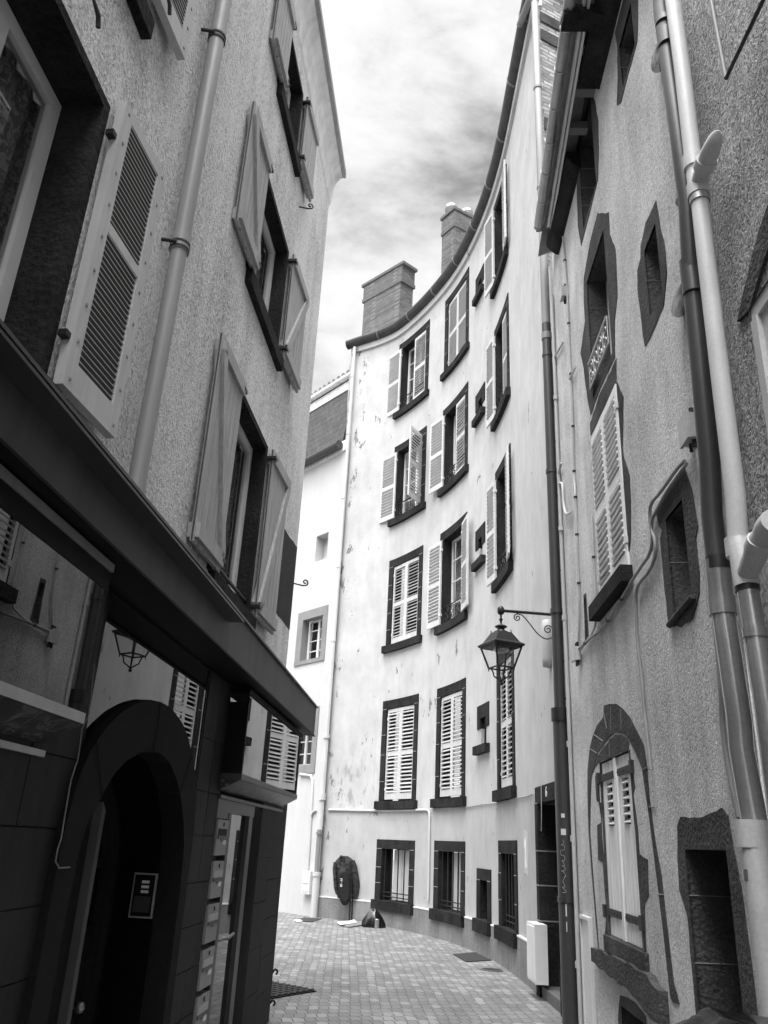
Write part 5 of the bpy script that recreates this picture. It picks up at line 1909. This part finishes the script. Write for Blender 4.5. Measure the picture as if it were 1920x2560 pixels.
b = MB()
bs = on_ground('U', 795, 1850)
YP = bs.y
pa_, pb_ = jp(790, 1850, YP), jp(820, 1300, YP)
b.tube([Vector((pa_.x - .02, YP, 0)), Vector((pb_.x - .025, YP, 1.1))], .014, 8)
b.tube([Vector((pa_.x + .03, YP, 0)), Vector((pb_.x + .03, YP, 1.1))], .014, 8)
b.build('stand', m_iron, label='thin black two legged stand in front of the white wall', cat='stand')
# bag: flattened oval body
Yb = YP - .14
b = MB()
outl = [(600, 740), (700, 745), (760, 840), (790, 1000), (800, 1200), (790, 1380), (760, 1480), (700, 1525), (640, 1515), (585, 1430), (550, 1300), (535, 1120), (530, 950), (545, 820)]
cl = [jp(x, y, Yb) for x, y in outl]
cc = sum(cl, Vector()) / len(cl)
ringsb = []
for kk_, dyy in ((.75, -.09), (.93, -.07), (1.0, -.02), (1.0, .03), (.9, .08), (.7, .10)):
    ringsb.append([Vector((cc.x + (p_.x - cc.x) * kk_, Yb + dyy, cc.z + (p_.z - cc.z) * kk_)) for p_ in cl])
L = len(cl)
v = [p_ for r_ in ringsb for p_ in r_]
f = [(i * L + j, i * L + (j + 1) % L, i * L + L + (j + 1) % L, i * L + L + j) for i in range(5) for j in range(L)]
b.add(v, f, 0, True)
b.add(ringsb[0], [tuple(range(L))], 0, True)
b.add(ringsb[-1], [tuple(range(L))[::-1]], 0, True)
bg = thing('instrument_bag', Vector((cc.x, Yb, cc.z - .5)), 'black oval carry bag with small white marks hanging under jacket', 'bag')
b.build('body', m_cloth2, bg)
b = MB()
for seq in ([(583, 972), (600, 965), (628, 975), (632, 995), (600, 1010), (585, 1012)], [(600, 1000), (618, 985), (630, 970)], [(615, 1010), (622, 1030), (612, 1045)]):
    b.tube([jp(x, y, Yb - .095) for x, y in seq], .005, 5)
b.build('white_emblem', m_paper, bg)
b = MB()
for r_ in range(3):
    for c__ in range(2):
        x, y = 583 + c__ * 24, 1076 + r_ * 22
        A_, B_ = jp(x, y + 15, Yb - .094), jp(x + 18, y, Yb - .094)
        b.hexa([(A_.x, Yb - .096, A_.z), (B_.x, Yb - .096, A_.z), (B_.x, Yb - .088, A_.z), (A_.x, Yb - .088, A_.z), (A_.x, Yb - .096, B_.z), (B_.x, Yb - .096, B_.z), (B_.x, Yb - .088, B_.z), (A_.x, Yb - .088, B_.z)])
b.build('white_marking', m_paper, bg)
# jacket: lofted shell open at the front, with a hanging sleeve
jk = thing('jacket', Vector((cc.x + .1, YP, .6)), 'dark jacket draped over the stand against white wall', 'jacket')
rows = [(495, 640, 745), (530, 560, 810), (580, 515, 865), (650, 470, 890), (760, 455, 880), (900, 460, 870), (1000, 465, 860), (1130, 480, 860), (1260, 510, 855), (1370, 535, 850)]
b = MB()
L = 22
v = []
for ri_, (y, x0, x1) in enumerate(rows):
    a_, c__ = jp(x0, y, YP), jp(x1, y, YP)
    cx2, hw = (a_.x + c__.x) / 2, (c__.x - a_.x) / 2
    hd = .10 + .07 * min(1, ri_ / 3)
    for j in range(L):
        th = 2 * PI * j / L
        wob = 1 + .09 * math.sin(j * 2.3 + ri_ * .5) + .05 * math.sin(j * 4.1 - ri_ * .8)
        v.append(Vector((cx2 + hw * wob * math.cos(th), YP + .02 + hd * wob * math.sin(th), a_.z)))
f = [(i * L + j, i * L + (j + 1) % L, i * L + L + (j + 1) % L, i * L + L + j) for i in range(len(rows) - 1) for j in range(L)]
b.add(v, f, 0, True)
b.add(v[:L], [tuple(range(L))], 0, True)
b.build('body', m_cloth, jk)
b = MB()
b.tube([jp(x, y, YP - .03) for x, y in ((830, 600), (860, 700), (880, 850), (905, 1000), (920, 1120), (910, 1250), (905, 1340))], [.06, .075, .08, .085, .085, .07, .055], 12)
b.build('sleeve', m_cloth, jk)
b = MB()
b.tube([jp(x, y, YP - .12) for x, y in ((475, 620), (470, 760), (480, 950), (490, 1150), (520, 1290))], [.03, .045, .045, .04, .03], 10)
b.build('sleeve', m_cloth, jk)
b = MB()
b.tube([jp(x, y, YP - .13) for x, y in ((560, 560), (600, 505), (655, 520), (660, 600), (640, 680), (612, 720))], [.02, .03, .03, .028, .022, .012], 10)
b.tube([jp(x, y, YP - .19) for x, y in ((665, 778), (700, 765), (755, 745))], [.01, .014, .01], 8)
b.tube([jp(x, y, YP - .16) for x, y in ((545, 740), (600, 738))], [.006, .006], 6)
b.build('collar', m_cloth, jk)
# papers and the plastic bag
P = [on_ground('U', x, y) for x, y in ((515, 1900), (580, 1965), (925, 1915), (880, 1850), (760, 1880))]
slab('paper', P, .006, m_paper, 'large white sheet of paper at the foot of stand', 'paper', .03)
P = [on_ground('U', x, y) for x, y in ((650, 1975), (760, 1990), (1050, 1945), (1060, 1860), (930, 1850))]
slab('cardboard', P, .018, m_cardb, 'flattened grey cardboard lying between the white paper and plastic bag', 'cardboard', .005)


def lumpy(name, cen, rx, ry, h, mt, seed, peak=1.0, sub=(14, 26)):
    rnd = random.Random(seed)
    b = MB()
    nz, na = sub
    v = []
    ph_ = [rnd.uniform(0, 6.28) for _ in range(8)]
    for i in range(nz + 1):
        t_ = i / nz
        r_ = (1 - t_ ** peak) ** .6 * (1.0 if t_ > .08 else .95)
        for j in range(na):
            a = 2 * PI * j / na
            fold = 1 + .10 * math.sin(5 * a + ph_[0] + 2 * t_) + .07 * math.sin(9 * a + ph_[1] - 4 * t_) + .05 * math.sin(14 * a + ph_[2] + 7 * t_)
            v.append(Vector(cen) + Vector((rx * r_ * fold * math.cos(a), ry * r_ * fold * math.sin(a), h * t_ * (1 + .05 * math.sin(3 * a + ph_[3])))))
    f = [(i * na + j, i * na + (j + 1) % na, i * na + na + (j + 1) % na, i * na + na + j) for i in range(nz) for j in range(na)]
    b.add(v, f, 0, True)
    b.add(v[:na], [tuple(range(na))[::-1]], 0)
    return b


cb_ = on_ground('U', 1270, 1985)
cb_.y += .1
lumpy('plastic_bag', cb_ + Vector((0, 0, .004)), .25, .18, .34, m_poly, 3, 1.3).build('plastic_bag', m_poly, label='shiny black plastic bag on the pavers below the barred window', cat='bag')
c2 = on_ground('U', 1342, 1995)
c2.y -= .03
b = MB().lathe((c2.x, c2.y, .004), [(0, 0), (.05, 0), (.052, .01), (.048, .02), (.048, .15), (.052, .16), (.045, .17), (0, .17)], 16)
b.build('tin_can', m_tin, label='dull metal can standing against the black plastic bag', cat='can')
# rubbish bag at the right house door: a slack sack with creases and a tied neck
from mathutils import noise as mnoise
gb_ = RS.at(3.50, 0, .38)
b = MB()
nu_, nv_ = 56, 34
v = []
for j in range(nv_ + 1):
    ph_ = -PI / 2 + PI * j / nv_
    cz = math.copysign(abs(math.sin(ph_)) ** .55, math.sin(ph_))
    cr = abs(math.cos(ph_)) ** .5
    for i in range(nu_):
        th = 2 * PI * i / nu_
        d_ = Vector((math.cos(th) * cr, math.sin(th) * cr, cz))
        q_ = d_ * 2.3 + Vector((3.1, 7.7, 1.3))
        cre = abs(mnoise.noise(q_)) * .55 + abs(mnoise.noise(q_ * 2.3)) * .28 + abs(mnoise.noise(q_ * 5)) * .10
        k_ = 1.06 - .34 * cre
        sag = 1 + .10 * (1 - cz) * .5
        v.append(gb_ + Vector((d_.x * .40 * k_ * sag, d_.y * .47 * k_ * sag, max(.004, .522 + .522 * cz * (.86 + .14 * k_) + (.05 * mnoise.noise(Vector((d_.x * 3, d_.y * 3, 5))) if cz > .3 else 0)))))
f = [(j * nu_ + i, j * nu_ + (i + 1) % nu_, (j + 1) * nu_ + (i + 1) % nu_, (j + 1) * nu_ + i) for j in range(nv_) for i in range(nu_)]
b.add(v, f, 0, True)
b.build('rubbish_bag', m_poly, label='full black rubbish bag in front of the right house door', cat='bag')

# =================================================================== sky, sun, camera
wd_ = bpy.data.worlds.new('World')
sc.world = wd_
wd_.use_nodes = True
nt = wd_.node_tree
for n_ in list(nt.nodes):
    nt.nodes.remove(n_)
out = nt.nodes.new('ShaderNodeOutputWorld')
bgn = nt.nodes.new('ShaderNodeBackground')
sky = nt.nodes.new('ShaderNodeTexSky')
sky.sky_type = 'NISHITA'
sky.sun_disc = False
SUN_EL, SUN_AZ = math.radians(69), math.radians(205)  # azimuth clockwise from +Y
sky.sun_elevation = SUN_EL
sky.sun_rotation = SUN_AZ
bw_ = nt.nodes.new('ShaderNodeRGBToBW')
nt.links.new(sky.outputs[0], bw_.inputs[0])
tc = nt.nodes.new('ShaderNodeTexCoord')
mp = nt.nodes.new('ShaderNodeMapping')
mp.inputs['Scale'].default_value = (1, 1, 2.3)
mp.inputs['Location'].default_value = (1.9668, -1.0945, -2.0413)
nt.links.new(tc.outputs['Generated'], mp.inputs['Vector'])
ns = nt.nodes.new('ShaderNodeTexNoise')
ns.inputs['Scale'].default_value = 2.6
ns.inputs['Detail'].default_value = 9
ns.inputs['Roughness'].default_value = .56
ns.inputs['Distortion'].default_value = .25
nt.links.new(mp.outputs[0], ns.inputs['Vector'])
mr = nt.nodes.new('ShaderNodeMapRange')
mr.interpolation_type = 'SMOOTHSTEP'
mr.inputs['From Min'].default_value = .24
mr.inputs['From Max'].default_value = .62
mr.inputs['To Min'].default_value = .5
mr.inputs['To Max'].default_value = 3.0
ns2 = nt.nodes.new('ShaderNodeTexNoise')   # smaller billows inside the grey
ns2.inputs['Scale'].default_value = 7.5
ns2.inputs['Detail'].default_value = 6
ns2.inputs['Roughness'].default_value = .62
ns2.inputs['Distortion'].default_value = .4
nt.links.new(mp.outputs[0], ns2.inputs['Vector'])
nt.links.new(mth(nt, 'ADD', ns.outputs['Fac'], mth(nt, 'MULTIPLY', mth(nt, 'SUBTRACT', ns2.outputs['Fac'], .5), .34)), mr.inputs['Value'])
mx = nt.nodes.new('ShaderNodeMix')
mx.data_type = 'FLOAT'
mx.inputs[0].default_value = .9
nt.links.new(bw_.outputs[0], mx.inputs[2])
nt.links.new(mr.outputs[0], mx.inputs[3])
dt = nt.nodes.new('ShaderNodeVectorMath')
dt.operation = 'DOT_PRODUCT'
nt.links.new(tc.outputs['Generated'], dt.inputs[0])
dt.inputs[1].default_value = (math.sin(SUN_AZ) * math.cos(SUN_EL), math.cos(SUN_AZ) * math.cos(SUN_EL), math.sin(SUN_EL))
glow = nt.nodes.new('ShaderNodeMapRange')   # sky brightness added around the sun, out of frame, to light the alley
glow.interpolation_type = 'SMOOTHSTEP'
glow.inputs['From Min'].default_value = .60
glow.inputs['From Max'].default_value = .99
glow.inputs['To Min'].default_value = 1.0
glow.inputs['To Max'].default_value = 10.0
nt.links.new(dt.outputs['Value'], glow.inputs['Value'])
nt.links.new(mth(nt, 'MULTIPLY', mx.outputs[0], glow.outputs[0]), bgn.inputs['Color'])
bgn.inputs['Strength'].default_value = .10
nt.links.new(bgn.outputs[0], out.inputs['Surface'])

sl_ = bpy.data.lights.new('sun', 'SUN')
sl_.energy = 0.6
sl_.angle = math.radians(14)
so = bpy.data.objects.new('sun', sl_)
COL.objects.link(so)
dirv = Vector((math.sin(SUN_AZ) * math.cos(SUN_EL), math.cos(SUN_AZ) * math.cos(SUN_EL), math.sin(SUN_EL)))
so.rotation_euler = (-dirv).to_track_quat('-Z', 'Y').to_euler()
so.location = (0, 0, 40)

cam = bpy.data.cameras.new('camera')
co = bpy.data.objects.new('camera', cam)
COL.objects.link(co)
cam.sensor_fit = 'VERTICAL'
cam.sensor_height = 36
cam.sensor_width = 27
cam.lens = FPX / 2560 * 36
cam.clip_start = .05
cam.clip_end = 500
c, s = math.cos(ROLL), math.sin(ROLL)
r0, u0_, f0 = Vector((1, 0, 0)), Vector((0, -math.sin(PITCH), math.cos(PITCH))), Vector((0, math.cos(PITCH), math.sin(PITCH)))
rt, upv = r0 * c + u0_ * s, -r0 * s + u0_ * c
co.matrix_world = Matrix(((rt.x, upv.x, -f0.x, 0), (rt.y, upv.y, -f0.y, 0), (rt.z, upv.z, -f0.z, EYE), (0, 0, 0, 1)))
sc.camera = co
sc.view_settings.view_transform = 'Standard'
sc.view_settings.look = 'None'
sc.view_settings.exposure = 1.82
sc.view_settings.gamma = 1.0
sc.view_settings.use_curve_mapping = False
sc.cycles.max_bounces = 8
sc.cycles.transparent_max_bounces = 16
